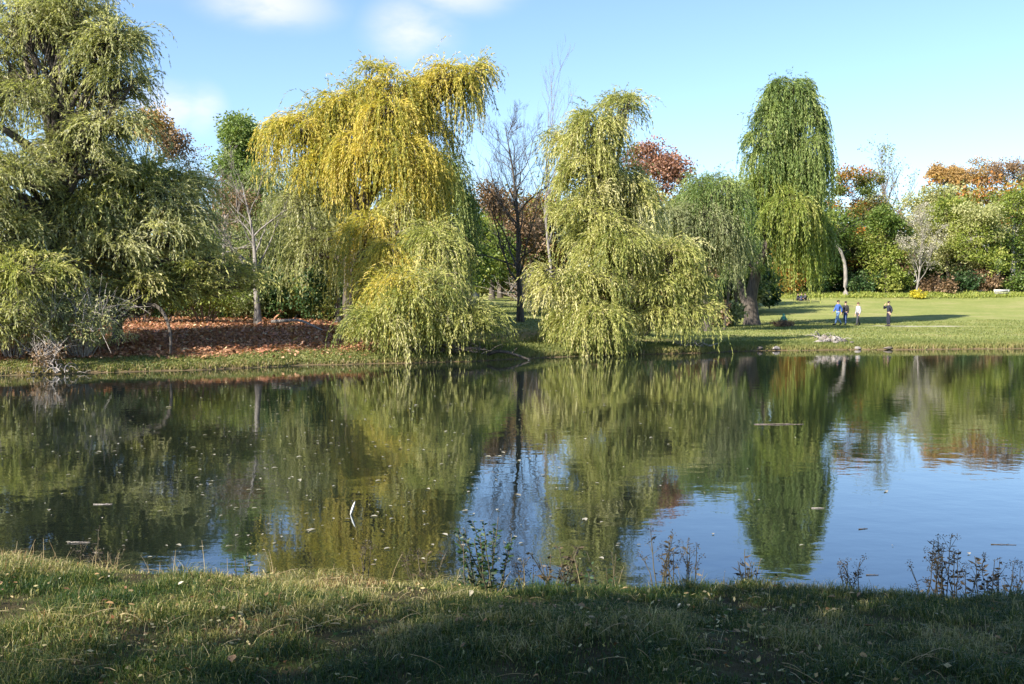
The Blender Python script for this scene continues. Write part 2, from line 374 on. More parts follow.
def tree(name, label, cat, px, D, trunk, lobes, mat, bark='bark', seed=1, kind='willow', r0=.3, ns=30, leaf=(.17, .042),
         group=None, zmin=.15, step=.09, sides=8, limbs=6, base_z=None, stiff=1.0, extra=None, fork=None):
    """trunk: list of (px,py) above the base; lobes: (px,py,rx,ry,dy,tufts,Lmin,Lmax[,mat]) sized in px at distance D"""
    rng = np.random.default_rng(seed)
    NSW = int(ns * .62)
    k = D / 1000.
    bx, by = H(px, D), D
    bz = float(height(bx, by)) if base_z is None else base_z
    base = np.array([bx, by, bz])
    root = empty(name, base - np.array([0, 0, .05]), label, cat, group)
    off = np.array([0, 0, .05])
    tb = Tubes()
    tp = [np.array([0, 0, -.15])] + [np.array([H(a, D) - bx, rng.normal(0, .15), Z(b, D) - bz]) for a, b in trunk]
    tp = np.array(tp)
    tt = np.linspace(0, 1, len(tp)); T2 = np.linspace(0, 1, 4 * len(tp))
    TP = np.stack([np.interp(T2, tt, tp[:, i]) for i in range(3)], 1)
    for _ in range(2): TP[1:-1] = (TP[:-2] + 2 * TP[1:-1] + TP[2:]) / 4
    TR = r0 * (1 - .62 * T2) * (1 + rng.normal(0, .05, len(T2))); TR[0] *= 1.6; TR[1] *= 1.25; TR[2] *= 1.08
    if fork: tb.add(curve(TP[3] + [fork[0] * .25, 0, 0], [fork[0], fork[1], fork[2]], sag=.2, n=10, wob=.1, rng=rng, bend=(fork[0] * .15, 0, 0)) + off, np.linspace(TR[3] * .75, .12, 10), 9)
    tb.add(TP + off, TR, sides + 2)
    parts = {}
    split_lobes = []
    for lb in lobes:
        if lb[2] < 17 or (kind != 'willow' and lb[2] < 24): split_lobes.append(lb); continue
        m = 4 if lb[2] > 30 else 3
        for q in range(m):
            f = rng.uniform(.42, .74); g = rng.uniform(.65, 1.35) if kind == 'willow' else 1
            split_lobes.append((lb[0] + rng.uniform(-.62, .62) * lb[2], lb[1] + rng.uniform(-.5, .62) * lb[3], lb[2] * f, lb[3] * f * rng.uniform(.7, 1.1), lb[4] + rng.uniform(-.5, .5) * lb[2] * k,
                                max(5, int(lb[5] / m * (1.15 if kind == 'willow' else 1.3))), lb[6] * g, lb[7] * g) + tuple(lb[8:]))
    for lb in split_lobes:
        a, b, rx, ry, dy, nt_, l0, l1 = lb[:8]; mt = lb[8] if len(lb) > 8 else mat
        c = np.array([H(a, D) - bx, dy, Z(b, D) - bz]); r = np.array([rx * k, max(rx * k * .8, .6), ry * k])
        j = int(len(TP) * rng.uniform(.55, .95)); 
        js = np.where(TP[:, 2] < c[2] - .1 * r[2])[0]; j = min(j, js[-1]) if len(js) else j
        rl = max(.05, TR[j] * .62)
        limb = curve(TP[j], c + np.array([0, 0, -.1 * r[2]]), sag=.12 * np.linalg.norm(c - TP[j]), n=10, wob=.1, rng=rng)
        lr = np.linspace(rl, max(.035, rl * .35), 10)
        tb.add(limb + off, lr, sides)
        T, dirs = tufts_in(c, r, int(nt_ * (1.25 if kind == 'willow' else 1)), rng, zlo=(-.3 if kind == 'willow' else -.75), rlo=(.5 if kind == 'willow' else .45), rhi=(1.2 if kind == 'willow' else 1.12))
        for i in range(len(T)):
            if rng.random() < .75 or len(T) < 14:
                s0 = rng.integers(4, 10)
                br = curve(limb[s0], T[i], sag=.1 * r[2] * rng.uniform(.2, 1), n=6, wob=.06, rng=rng)
                tb.add(br + off, np.linspace(max(.018, lr[s0] * .45), .01, 6), 4)
        if kind == 'willow':
            ns = NSW
            o = dirs * np.array([1, 1, .3])
            Vv, F, v, P = weeping(T, o, ns, l0, l1, rng, spread=.02 * (rx * k) + .10, leaf=(leaf[0] * .95, leaf[1] * .68), step=step * .58, zmin=zmin, base=base, stiff=stiff)
            parts.setdefault(mt, []).append((Vv, F, v))
            T3, d3 = tufts_in(c, r, max(3, int(nt_ * .3)), rng, zlo=-.1, rlo=1.12, rhi=1.5)
            for q in range(len(T3)):
                s0 = rng.integers(6, 10); tb.add(curve(limb[s0], T3[q], sag=.1 * r[2], n=6, wob=.06, rng=rng) + off, np.linspace(max(.016, lr[s0] * .35), .008, 6), 4)
            V3, F3, v3, _ = weeping(T3, d3 * np.array([1, 1, .3]), max(6, ns // 3), l0 * .6, l1 * .8, rng, spread=.12, leaf=(leaf[0] * .92, leaf[1] * .74), step=step * .8, zmin=zmin, base=base, stiff=stiff)
            parts[mt].append((V3, F3, v3))
            m = min(len(P), int(len(P) * .2))
            for q in rng.choice(len(P), m, replace=False):
                pq = P[q][::3]
                gz = height(pq[:, 0] + bx, pq[:, 1] + by) - bz + zmin
                pq = pq[pq[:, 2] > gz]
                if len(pq) > 2: tb.add(pq + off, np.linspace(.012, .005, len(pq)), 3, cap=False)
        else:
            rad = rng.uniform(l0, l1, len(T))
            tv = np.clip(rng.normal(.5, .16, len(T)), 0, 1)
            if extra == 'topwarm': tv = np.clip(.25 + .7 * (dirs[:, 2] * .8) + rng.normal(0, .15, len(T)), 0, 1)
            parts.setdefault(mt, []).append(bushy(T, ns, rad, rng, leaf=leaf, tv=tv))
    tk = tb.build('trunk', M[bark], root)
    for i, (mt, ps) in enumerate(parts.items()):
        Vv, F, v = merge(ps); Vv = Vv + off
        mesh_obj('crown' if i == 0 else 'foliage_patch', Vv, F, M[mt], root, v=v)
    return root

def bare_tree(name, label, cat, px, D, height_m, spread, seed, bark='bark', r0=.16, levels=4, trunk_frac=.35, lean=(0, 0), group=None,
              nb=(9, 5, 5, 4), up=.75, first=.22, fan=0, leaves=None, leafn=0, leafsize=(.14, .08), sides=7, thin=1.0):
    rng = np.random.default_rng(seed)
    bx, by = H(px, D), D; bz = float(height(bx, by)); base = np.array([bx, by, bz])
    root = empty(name, base, label, cat, group)
    tb = Tubes(); tips = []
    def grow(p, d, ln, r, lv):
        n = 8 if lv == 0 else (6 if lv == 1 else 5)
        P = [p]; dd = d.copy()
        for i in range(n):
            dd = dd + rng.normal(0, .07 if lv == 0 else .16, 3) + np.array([0, 0, .05 if lv else .02])
            dd /= np.linalg.norm(dd); P.append(P[-1] + dd * ln / n)
        P = np.array(P); rr = np.linspace(r, r * (.25 if lv else .09), n + 1)
        if lv == 0: rr[0] *= 1.4
        tb.add(P, rr, max(3, sides - lv * 2))
        if lv >= levels - 1: tips.append(P[-1]); return
        for q in range(nb[lv]):
            t = rng.uniform(first if lv == 0 else .25, 1.0)
            if lv == 0: t = first + (1 - first) * (q + rng.random()) / nb[0]
            i = min(n - 1, int(t * n)); f = t * n - i
            pp = P[i] * (1 - f) + P[min(n, i + 1)] * f
            ax = P[min(n, i + 1)] - P[i]; ax /= np.linalg.norm(ax) + 1e-9
            s = rng.normal(size=3); s -= s.dot(ax) * ax; s /= np.linalg.norm(s) + 1e-9
            ang = rng.uniform(.45, .95)
            nd = ax * math.cos(ang) + s * math.sin(ang) * spread + np.array([0, 0, up * .35]); nd /= np.linalg.norm(nd)
            l2 = ln * rng.uniform(.38, .62) * (1.15 - .55 * t)
            if fan and lv == 0:
                ang = rng.uniform(.55, 1.15); nd = ax * math.cos(ang) + s * math.sin(ang); nd /= np.linalg.norm(nd); l2 = ln * fan * rng.uniform(.7, 1.05) * (1 - .8 * t)
            grow(pp, nd, l2, max(.006, rr[i] * rng.uniform(.38, .55) * thin), lv + 1)
    grow(np.array([0, 0, -.1]), np.array([lean[0], lean[1], 1.]) / np.linalg.norm([lean[0], lean[1], 1.]), height_m, r0, 0)
    tb.build('trunk', M[bark], root)
    if leaves and tips:
        T = np.array(tips); T = T[rng.random(len(T)) < .8]
        Vv, F, v = bushy(T, leafn, .28, rng, leaf=leafsize)
        mesh_obj('crown', Vv, F, M[leaves], root, v=v)
    return root

def shrub(name, label, cat, px, D, w, h, mat, seed, bark='twig', tn=16, ns=40, leaf=(.12, .07), rad=.35, group=None, dens=1.0):
    rng = np.random.default_rng(seed)
    bx, by = H(px, D), D; bz = float(height(bx, by))
    root = empty(name, (bx, by, bz), label, cat, group)
    tb = Tubes(); T = []
    for i in range(tn):
        a = rng.uniform(0, 6.28); rr = rng.uniform(.1, 1) ** .6
        tip = np.array([math.cos(a) * rr * w / 2, math.sin(a) * rr * w / 2 * .8, h * rng.uniform(.45, 1) * (1 - .35 * rr)])
        st = curve((tip[0] * .15, tip[1] * .15, -.05), tip, sag=.1 * h, n=6, wob=.04, rng=rng)
        tb.add(st, np.linspace(.018, .006, 6), 4)
        for q in range(5):
            b0 = st[rng.integers(2, 6)]
            e1 = b0 + rng.normal(0, .22 * w / 2 + .1, 3) + np.array([0, 0, .22]); e1[2] = max(.03, e1[2])
            tb.add(curve(b0, e1, sag=.03, n=4, wob=.02, rng=rng), np.linspace(.011, .004, 4), 3)
        T += [tip, st[3], st[2] + np.array([rng.normal(0, w * .12), rng.normal(0, w * .12), -.05])]
    tb.build('stem', M[bark], root)
    if mat:
        T = np.array(T); Vv, F, v = bushy(T, int(ns * dens), rad, rng, leaf=leaf)
        k = Vv.reshape(-1, 4, 3)[:, :, 2].min(1) > .01
        Vv = Vv.reshape(-1, 4, 3)[k].reshape(-1, 3); v = v[k]; F = np.arange(len(Vv)).reshape(-1, 4)
        mesh_obj('foliage', Vv, F, M[mat], root, v=v)
    return root

# ------------------------------------------------------------------ hero trees round the far bank
# (px, py, rx, ry, depth offset m, tufts, Lmin, Lmax)
tree('willow_tree', 'huge olive-green willow with forked dark limbs, tallest tree, at the far left of the bank', 'tree', 52, 34,
     [(56, 325), (54, 275), (58, 215), (66, 150), (72, 110)],
     [(60, 30, 60, 36, 0, 60, .6, 1.6), (16, 62, 44, 44, .5, 44, .7, 1.8), (112, 62, 30, 34, -.5, 34, .6, 1.5), (85, 10, 46, 26, 0, 30, .6, 1.4), (28, -5, 34, 30, .3, 22, .6, 1.4),
      (68, 100, 60, 30, .6, 36, .7, 1.7), (130, 88, 18, 18, 0, 18, .5, 1.2), (105, 125, 34, 22, .2, 34, .6, 1.5), (70, 160, 50, 34, .4, 40, .7, 1.7), (-30, 110, 60, 90, 0, 40, .9, 2.2), (15, 160, 50, 46, -1, 52, .7, 1.9), (20, 228, 60, 40, -1.2, 56, .6, 1.5, 'olive'),
      (-10, 280, 50, 34, -1, 34, .5, 1.2, 'yellowgreen'), (25, 298, 40, 24, -1.6, 40, .4, 1.0, 'olive'), (8, 318, 40, 20, -2.6, 44, .5, 1.3, 'yellowgreen'), (45, 275, 40, 26, -2.4, 44, .6, 1.6, 'yellowgreen'), (50, 318, 34, 16, -2.4, 30, .5, 1.2, 'olive'), (82, 312, 30, 18, -1.8, 26, .6, 1.4, 'greygreen'), (-5, 200, 40, 40, -1.5, 30, .7, 1.8, 'yellowgreen'), (75, 215, 45, 40, 1.0, 36, .7, 1.8, 'greygreen'), (70, 285, 36, 26, .5, 26, .4, 1.1, 'greygreen')],
     'olive', 'bark', 3, r0=.36, ns=26, leaf=(.16, .046), zmin=.35, stiff=1.1)
tree('willow_tree', 'rounded weeping willow with a pale yellow-green top, just right of the huge olive willow', 'tree', 118, 35.8,
     [(118, 320), (124, 275), (132, 235), (140, 200)],
     [(136, 180, 44, 24, 0, 56, .8, 2.2, 'yellowgreen'), (150, 222, 44, 26, -.4, 36, .8, 2.2, 'olive'), (108, 205, 30, 24, -.8, 26, .8, 2.0, 'yellowgreen'), (168, 212, 24, 28, .3, 26, .7, 2.0), (150, 250, 56, 26, 0, 34, .5, 1.4, 'olive'), (208, 268, 42, 20, .4, 30, .4, 1.1, 'yellowgreen'),
      (100, 262, 44, 38, .5, 40, .5, 1.5, 'olive'), (200, 292, 40, 16, .8, 30, .4, 1.0, 'yellowgreen'), (160, 285, 40, 18, -1.0, 30, .5, 1.2, 'yellowgreen'), (110, 245, 36, 26, -1.6, 36, .7, 1.8, 'olive'), (120, 305, 44, 16, .6, 24, .3, .7, 'greygreen')],
     'greygreen', 'bark', 4, r0=.2, ns=26, leaf=(.15, .044), zmin=.45, stiff=1.5)
# shrub wall at water's edge on the left
shrub('riverside_shrub', 'tangled grey-green shrub with bare grey twigs hanging over the water at the far left bank', 'shrub', 82, 32.4, 4.2, 2.6, 'olive', 21, bark='twigpale', tn=44, ns=40, leaf=(.12, .034), rad=.36)
shrub('riverside_shrub', 'pale green leafy shrub at the water edge by the left picture border', 'shrub', 12, 31.6, 3.6, 2.4, 'olive', 23, bark='twigpale', tn=34, ns=40, leaf=(.12, .034), rad=.36)
shrub('riverside_shrub', 'low brown leafless shrub at the waterline left of the grey twiggy shrub', 'shrub', 46, 30.6, 1.3, .9, 'russet', 22, bark='twigpale', tn=16, ns=12, leaf=(.1, .05), rad=.2)

tree('yellow_willow', 'broad golden-yellow weeping willow, largest yellow tree, centre left of the pond', 'tree', 352, 45,
     [(350, 300), (352, 255), (362, 215), (385, 170), (400, 130)],
     [(322, 128, 32, 22, 0, 34, 1.2, 3.2), (352, 108, 26, 20, .3, 30, 1.4, 3.4), (386, 92, 26, 20, .1, 24, 1.2, 2.8), (402, 116, 36, 32, -.6, 38, 1.8, 4.0), (444, 78, 26, 19, 0, 30, 1.2, 3.2), (474, 80, 15, 9, -.4, 12, .9, 2.2), (372, 72, 14, 8, .5, 8, .4, 1.2),
      (296, 132, 16, 12, 0, 10, 1.2, 3.4), (385, 165, 42, 30, -1.6, 36, 2.0, 4.2), (428, 172, 26, 26, -1, 24, 1.8, 3.6, 'yellow'), (335, 160, 30, 22, -.8, 20, 1.4, 3.0, 'yellow'), (424, 225, 38, 26, -1.4, 34, 1.6, 3.6, 'yellowgreen'), (382, 235, 30, 22, -1.8, 24, 1.6, 3.4, 'yellow'), (454, 252, 24, 18, -4.5, 28, 1.8, 4.2, 'yellowgreen'), (414, 256, 32, 20, -4, 34, 1.8, 4.0, 'yellow'), (312, 200, 28, 26, .5, 18, 1.6, 3.4, 'olive'),
      (322, 245, 24, 20, .8, 12, 1, 2.6, 'olive')],
     'yellow', 'bark', 5, r0=.36, ns=29, leaf=(.17, .05), zmin=.35)
# low mounds hanging to the water in front of the yellow willow
tree('weeping_willow_sapling', 'low mound of pale yellow-green willow shoots drooping to the water below the golden willow', 'tree', 398, 36.9,
     [(398, 330), (400, 305)], [(404, 296, 24, 16, 0, 34, 1.4, 3.0), (426, 286, 20, 12, .3, 16, 1.2, 2.6), (386, 322, 20, 12, -.2, 20, .7, 1.6), (418, 318, 28, 14, .2, 26, 1.0, 2.0), (408, 286, 20, 14, .3, 20, 1.2, 3.0, 'yellow'), (370, 332, 10, 7, 0, 8, .4, .9)],
     'yellowgreen', 'bark', 6, r0=.09, ns=34, leaf=(.15, .042), zmin=-.12)
tree('weeping_willow_sapling', 'smaller clump of drooping willow shoots right of the pale low mound, by the dead branches', 'tree', 457, 37.4,
     [(457, 335), (458, 318)], [(460, 316, 22, 12, 0, 26, .9, 1.8), (440, 322, 18, 12, .2, 18, .7, 1.5, 'olive'), (476, 328, 12, 8, 0, 12, .5, 1.1)],
     'yellowgreen', 'bark', 7, r0=.07, ns=32, leaf=(.14, .04), zmin=-.12)
tree('weeping_willow', 'slim mid-green willow hanging behind the right side of the golden willow', 'tree', 446, 56,
     [(452, 270), (450, 220), (448, 190)], [(455, 190, 28, 40, 0, 40, 2.4, 5.0), (448, 235, 26, 24, -.5, 22, 1.6, 3.2, 'darkgreen')], 'green', 'bark', 8, r0=.2, ns=26, leaf=(.22, .07), zmin=.8, step=.12)
tree('weeping_willow', 'dark green willow with long curtains behind the bare grey tree, left of the golden willow', 'tree', 300, 54,
     [(298, 270), (296, 220), (292, 190)], [(300, 185, 40, 30, 0, 40, 2.4, 5.2), (262, 205, 30, 36, .5, 26, 2, 4.4, 'green'), (330, 225, 34, 30, 0, 26, 1.6, 3.6, 'olive')],
     'greygreen', 'bark', 9, r0=.25, ns=24, leaf=(.22, .07), zmin=1.0, step=.12)
tree('leafy_tree', 'dense dark green tree with a domed top between the huge willow and the golden willow', 'tree', 250, 57,
     [(252, 260), (250, 200), (250, 160)], [(252, 142, 25, 26, 0, 44, .5, .9), (246, 175, 30, 22, 0, 34, .5, .9), (240, 210, 34, 30, 0, 34, .5, .9, 'olive')],
     'green', 'bark', 10, kind='bushy', r0=.25, ns=150, leaf=(.2, .1))
tree('leafy_tree', 'thin grey-brown half-bare tree left of the dense domed green tree', 'tree', 222, 50,
     [(224, 260), (226, 210)], [(228, 195, 26, 34, 0, 34, .4, .8), (240, 240, 36, 30, .4, 30, .4, .8, 'greygreen'), (205, 262, 30, 22, .2, 18, .4, .8, 'olive')],
     'russet', 'barkgrey', 12, kind='bushy', r0=.14, ns=60, leaf=(.16, .06))
tree('leafy_tree', 'small orange autumn treetop peeping over the rounded willow on the left', 'tree', 148, 64,
     [(148, 220), (148, 160)], [(152, 128, 19, 17, 0, 34, .5, .9), (174, 146, 14, 18, 0, 18, .4, .8, 'russet')], 'orange', 'bark', 13, kind='bushy', r0=.2, ns=90, leaf=(.2, .12))
bare_tree('bare_tree', 'bare grey tree with spreading side branches on the leaf-covered left bank', 'tree', 258, 43.5, 6.6, 1.0, 31, bark='barkgrey', r0=.15, nb=(13, 6, 5, 3), first=.25)
bare_tree('bare_tree', 'slim bare dark tree with up-swept branches standing alone in the middle gap', 'tree', 520, 50, 9.9, 1.15, 39, bark='bark', r0=.17, nb=(30, 10, 7, 4), first=.18, up=.9, thin=.82, fan=.72)
bare_tree('bare_tree', 'tall thin leafless poplar with pale trunk behind the dense yellow-green willow', 'tree', 553, 64, 13.2, .42, 35, bark='barkgrey', r0=.13, nb=(16, 5, 4, 3), first=.3, up=1.4)
bare_tree('bare_tree', 'pinkish-grey leafless twiggy tree in the sky gap right of the rounded left willow', 'tree', 194, 66, 8.2, .6, 36, bark='twig', r0=.14, nb=(14, 6, 5, 3), first=.3, up=1.2, leaves='russet', leafn=5)
bare_tree('bare_tree', 'leafless twiggy tree right against the half-bare grey-brown tree, on the left skyline', 'tree', 212, 70, 8.0, .6, 37, bark='twig', r0=.12, nb=(13, 6, 5, 3), first=.35, up=1.2)
bare_tree('bare_tree', 'bare pale-branched tree between the red tree and the grey-green willow', 'tree', 724, 66, 8.0, 1.1, 38, bark='bark', r0=.09, nb=(14, 7, 5, 4), first=.2, up=.8)
tree('bare_tree', 'pair of pale trunks carrying thin foliage under the golden willow', 'tree', 338, 47,
     [(338, 300), (334, 265), (322, 235), (300, 212)], [(310, 232, 26, 18, 0, 14, .4, .8), (350, 262, 20, 14, 0, 10, .3, .6)], 'olive', 'barkgrey', 14, kind='bushy', r0=.13, ns=40, leaf=(.14, .06))

tree('yellow_green_willow', 'tall pale yellow-green willow draped down to the water, right of the lone bare tree', 'tree', 610, 44.5,
     [(612, 310), (610, 250), (606, 200), (600, 150)],
     [(598, 134, 36, 24, 0, 44, .9, 2.6), (628, 104, 22, 13, .2, 20, .6, 1.5), (604, 190, 36, 26, .2, 36, .9, 2.4), (580, 160, 26, 30, -.4, 36, .8, 2.2), (606, 172, 28, 34, .6, 30, 1.0, 2.2, 'olive'), (578, 218, 30, 30, -.8, 44, .8, 2.0),
      (598, 250, 32, 26, -1.6, 44, 1.0, 2.6), (582, 285, 32, 18, -2.2, 38, .9, 2.2), (662, 262, 26, 22, -1.2, 40, .9, 2.4), (622, 210, 26, 26, .4, 22, .8, 2.4, 'olive'), (680, 286, 18, 16, -.8, 24, .8, 2.0), (662, 290, 24, 16, -1.6, 28, .8, 1.9),
      (580, 312, 28, 12, -3.0, 36, 1.5, 2.8), (600, 320, 12, 8, -3.0, 10, 1.0, 1.9), (670, 310, 24, 10, -1.6, 32, 1.4, 2.6), (556, 285, 14, 18, -2.6, 18, .8, 2.0)],
     'yellowgreen', 'bark', 15, r0=.3, ns=28, leaf=(.16, .046), zmin=.02, stiff=.95)
tree('red_tree', 'red-leaved autumn tree rising behind the tall yellow-green willow', 'tree', 652, 70,
     [(652, 250), (652, 200)], [(652, 164, 22, 20, 0, 40, .6, 1.0), (672, 176, 18, 20, 0, 30, .5, .9), (640, 150, 8, 8, 0, 6, .4, .6), (638, 205, 20, 16, -.5, 16, .5, .9, 'orange'), (655, 225, 30, 22, -.3, 20, .5, .9, 'russet')],
     'red', 'bark', 16, kind='bushy', r0=.2, ns=80, leaf=(.22, .12))
tree('weeping_willow', 'domed grey-green weeping willow between the red tree and the tall green willow', 'tree', 706, 64,
     [(706, 290), (704, 240), (702, 200)],
     [(706, 192, 42, 36, 0, 58, 2.0, 4.6, 'green'), (682, 228, 36, 34, -1, 38, 1.6, 3.6), (728, 236, 26, 34, .4, 30, 2.0, 4.2)], 'greygreen', 'bark', 17, r0=.3, ns=28, leaf=(.22, .06), zmin=1.3, step=.11)
tree('weeping_willow', 'tall narrow bright green willow on a thick gnarled trunk, by the walking people', 'tree', 752, 79,
     [(750, 296), (756, 270), (766, 245), (778, 205), (786, 150), (788, 110)],
     [(786, 92, 13, 12, 0, 30, 1.4, 3.0), (771, 118, 15, 16, -.5, 26, 1.8, 4.0), (798, 116, 14, 20, .3, 28, 2.2, 4.6), (758, 140, 10, 10, -.3, 10, 1.2, 3.0), (784, 160, 30, 24, -.3, 52, 2.4, 5.2), (802, 185, 22, 24, .5, 36, 2.8, 5.6), (766, 190, 24, 22, -.8, 34, 2.4, 4.6, 'limegreen'),
      (790, 218, 26, 20, -1.6, 40, 2.2, 4.8, 'limegreen'), (806, 235, 16, 18, .6, 24, 2.0, 4.4), (758, 232, 20, 14, 0, 18, 1.2, 2.8), (748, 265, 16, 10, .5, 10, .8, 2.2)],
     'green', 'bark', 18, fork=(-1.4, .3, 5.2), r0=.5, ns=28, leaf=(.30, .085), zmin=1.6, step=.15)

# trees behind the lone bare tree and the gaps
MIDS = [
 ('brown-leaved tree on the skyline behind the lone bare tree', 500, 96, 186, 26, 'russet', .9),
 ('olive and rust tree behind the lone bare tree, right of the brown-leaved one', 540, 100, 196, 24, 'autumn', .8),
 ('bright green tree with yellow sprays behind the lawn strip left of the lone bare tree', 470, 84, 215, 20, 'limegreen', .7),
 ('rounded dark green tree behind the strip of lawn, left of the lone bare tree', 492, 90, 230, 18, 'midgreen', .7),
 ('brown-green tree filling the gap behind the grey-green willow', 690, 92, 200, 30, 'russet', .9),
 ('dull olive tree behind the orange patch of the red tree', 632, 96, 190, 26, 'olive', .9),
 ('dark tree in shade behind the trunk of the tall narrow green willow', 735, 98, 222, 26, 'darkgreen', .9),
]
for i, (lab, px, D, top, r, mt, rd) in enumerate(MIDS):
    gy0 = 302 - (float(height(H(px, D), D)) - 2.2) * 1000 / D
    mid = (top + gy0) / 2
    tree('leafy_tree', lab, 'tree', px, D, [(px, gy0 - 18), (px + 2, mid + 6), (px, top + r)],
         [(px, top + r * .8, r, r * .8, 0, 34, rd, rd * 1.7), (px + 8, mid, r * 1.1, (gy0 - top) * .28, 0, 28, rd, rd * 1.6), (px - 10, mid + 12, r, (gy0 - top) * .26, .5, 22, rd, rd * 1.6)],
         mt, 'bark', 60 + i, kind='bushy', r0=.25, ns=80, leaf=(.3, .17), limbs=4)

# ------------------------------------------------------------------ the tree line beyond the meadow
def broad(lab, px, D, top, r, mt, seed, low=.5, bark='bark', extra=None, mt2=None, ns=84, name='leafy_tree', leaf=(.32, .19), trunk=None, r0=.3, group=None):
    gy0 = 302 - (float(height(H(px, D), D)) - 2.2) * 1000 / D
    h = gy0 - top
    rng = np.random.default_rng(seed)
    lobes = [(px, top + r * .7, r * .85, r * .7, 0, 38, .7, 1.4), (px + rng.uniform(-.8, .8) * r, top + r * rng.uniform(.4, .9), r * .5, r * .45, rng.uniform(-1, 1), 14, .6, 1.1), (px - r * .5, top + h * .42, r * .8, h * .22, -.6, 22, .8, 1.5, mt2 or mt),
             (px + r * .55, top + h * .40, r * .75, h * .22, .5, 22, .8, 1.5), (px + r * .1, top + h * .62, r, h * .2, -.8, 26, .8, 1.4, mt2 or mt)]
    if low > .5: lobes.append((px, top + h * .84, r * .9, h * .13, -.5, 20, .6, 1.1, mt2 or mt))
    tr = trunk or [(px, gy0 - h * .25), (px + rng.normal(0, 3), gy0 - h * .5), (px, gy0 - h * .7)]
    return tree(name, lab, 'tree', px, D, tr, lobes, mt, bark, seed, kind='bushy', r0=r0, ns=ns, leaf=leaf, extra=extra, group=group)

broad('green tree with rust-orange top beyond the meadow, just right of the tall narrow willow', 850, 140, 166, 26, 'autumn', 101, extra='topwarm', low=.6)
broad('low dark green tree tucked behind the right edge of the tall narrow willow', 822, 136, 205, 20, 'midgreen', 102, low=.6)
broad('bright green leafy tree full to the ground behind the man in black, beyond the meadow', 886, 134, 208, 22, 'midgreen', 103, low=.6, mt2='limegreen')
broad('olive tree behind the bright green one, beside the sky notch', 868, 146, 196, 20, 'olive', 104)
bare_tree('bare_tree', 'bare grey-blue tree standing in the sky notch of the line beyond the meadow', 'tree', 884, 148, 17.5, .75, 105, bark='twig', r0=.3, nb=(16, 7, 5, 3), first=.3, up=1.1, thin=1.3, leaves='greygreen', leafn=2, leafsize=(.3, .2))
broad('pale olive tree right of the sky notch beyond the meadow', 924, 142, 190, 22, 'olive', 106)
bare_tree('bare_tree', 'whitish dead tree with grey hanging twigs, just left above the yellow bush', 'tree', 916, 131, 9.5, .8, 107, bark='barkgrey', r0=.16, nb=(18, 7, 5, 3), first=.15, up=.4, thin=1.1, leaves='silver', leafn=6, leafsize=(.22, .10), lean=(-.05, 0))
broad('green tree with wide pale crown above the yellow bush and right of the dead tree', 948, 138, 196, 26, 'limegreen', 108, mt2='olive')
broad('dull green tree with leaning pale trunk, left of the low whitish bench', 976, 135, 200, 24, 'olive', 109, bark='barkpale', mt2='limegreen', trunk=[(1000, 276), (994, 262), (986, 250), (972, 236)])
broad('tall light-green tree with a straight pale trunk at the right picture edge', 1012, 137, 186, 26, 'limegreen', 110, bark='barkpale', mt2='midgreen', r0=.38)
broad('orange-red treetop, left part of the orange row above the green tree line', 946, 168, 164, 20, 'orange', 111, ns=120)
broad('orange treetop with yellow patches, middle of the orange row above the green trees', 974, 170, 161, 22, 'orange', 112, mt2='autumn', ns=110)
broad('greyish-brown thinning treetop at the right end of the orange row', 1012, 166, 160, 24, 'russet', 113, ns=90)
broad('rusty treetop mostly hidden at the far right edge above the pale trunk', 1045, 160, 158, 26, 'autumn', 114, extra='topwarm')
broad('small orange-brown tree glimpsed under the hanging branches of the tall narrow willow', 792, 132, 232, 16, 'autumn', 115, low=.6)
broad('small dark bushy tree under the left branches of the tall narrow willow', 766, 136, 238, 18, 'darkgreen', 116, low=.6)
tree('leafy_tree', 'tree with a curved pale trunk leaning left, beyond the meadow left of the walkers', 'tree', 845, 131, [(845, 272), (844, 262), (839, 250), (829, 242), (818, 236), (808, 228)],
     [(820, 224, 18, 12, 0, 24, .7, 1.2), (842, 226, 22, 16, 1.5, 26, .7, 1.2, 'midgreen'), (806, 234, 12, 9, -.5, 10, .5, .9)], 'limegreen', 'barkgrey', 117, kind='bushy', r0=.27, ns=55, leaf=(.36, .2))

# understorey bushes along the far edge of the meadow
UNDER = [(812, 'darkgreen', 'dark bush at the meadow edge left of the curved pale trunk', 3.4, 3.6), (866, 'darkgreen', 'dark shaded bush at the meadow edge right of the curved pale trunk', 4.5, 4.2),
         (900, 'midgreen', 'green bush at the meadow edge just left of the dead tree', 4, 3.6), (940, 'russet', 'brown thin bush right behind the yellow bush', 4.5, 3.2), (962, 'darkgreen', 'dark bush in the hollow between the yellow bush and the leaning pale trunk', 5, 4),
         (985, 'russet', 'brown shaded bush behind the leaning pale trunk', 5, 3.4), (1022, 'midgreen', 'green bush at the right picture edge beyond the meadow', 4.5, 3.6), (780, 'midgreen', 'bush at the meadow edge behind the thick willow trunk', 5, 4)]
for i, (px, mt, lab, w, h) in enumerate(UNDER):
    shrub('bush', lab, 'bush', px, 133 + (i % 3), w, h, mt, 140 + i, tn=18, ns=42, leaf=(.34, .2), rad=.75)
shrub('yellow_bush', 'small bright yellow bush at the far edge of the meadow', 'bush', 918, 128.5, 1.9, 1.3, 'brightyellow', 150, tn=16, ns=30, leaf=(.2, .12), rad=.35)
shrub('bush', 'leafless pinkish shrub right behind the lone bare tree', 'bush', 536, 62, 4.6, 3.4, 'russet', 151, bark='twigpale', tn=34, ns=10, leaf=(.12, .06), rad=.5)
shrub('bush', 'low dark grey bush at the right foot of the lone bare tree', 'bush', 558, 60, 3.2, 1.5, 'greygreen', 152, tn=18, ns=30, leaf=(.14, .08), rad=.35)
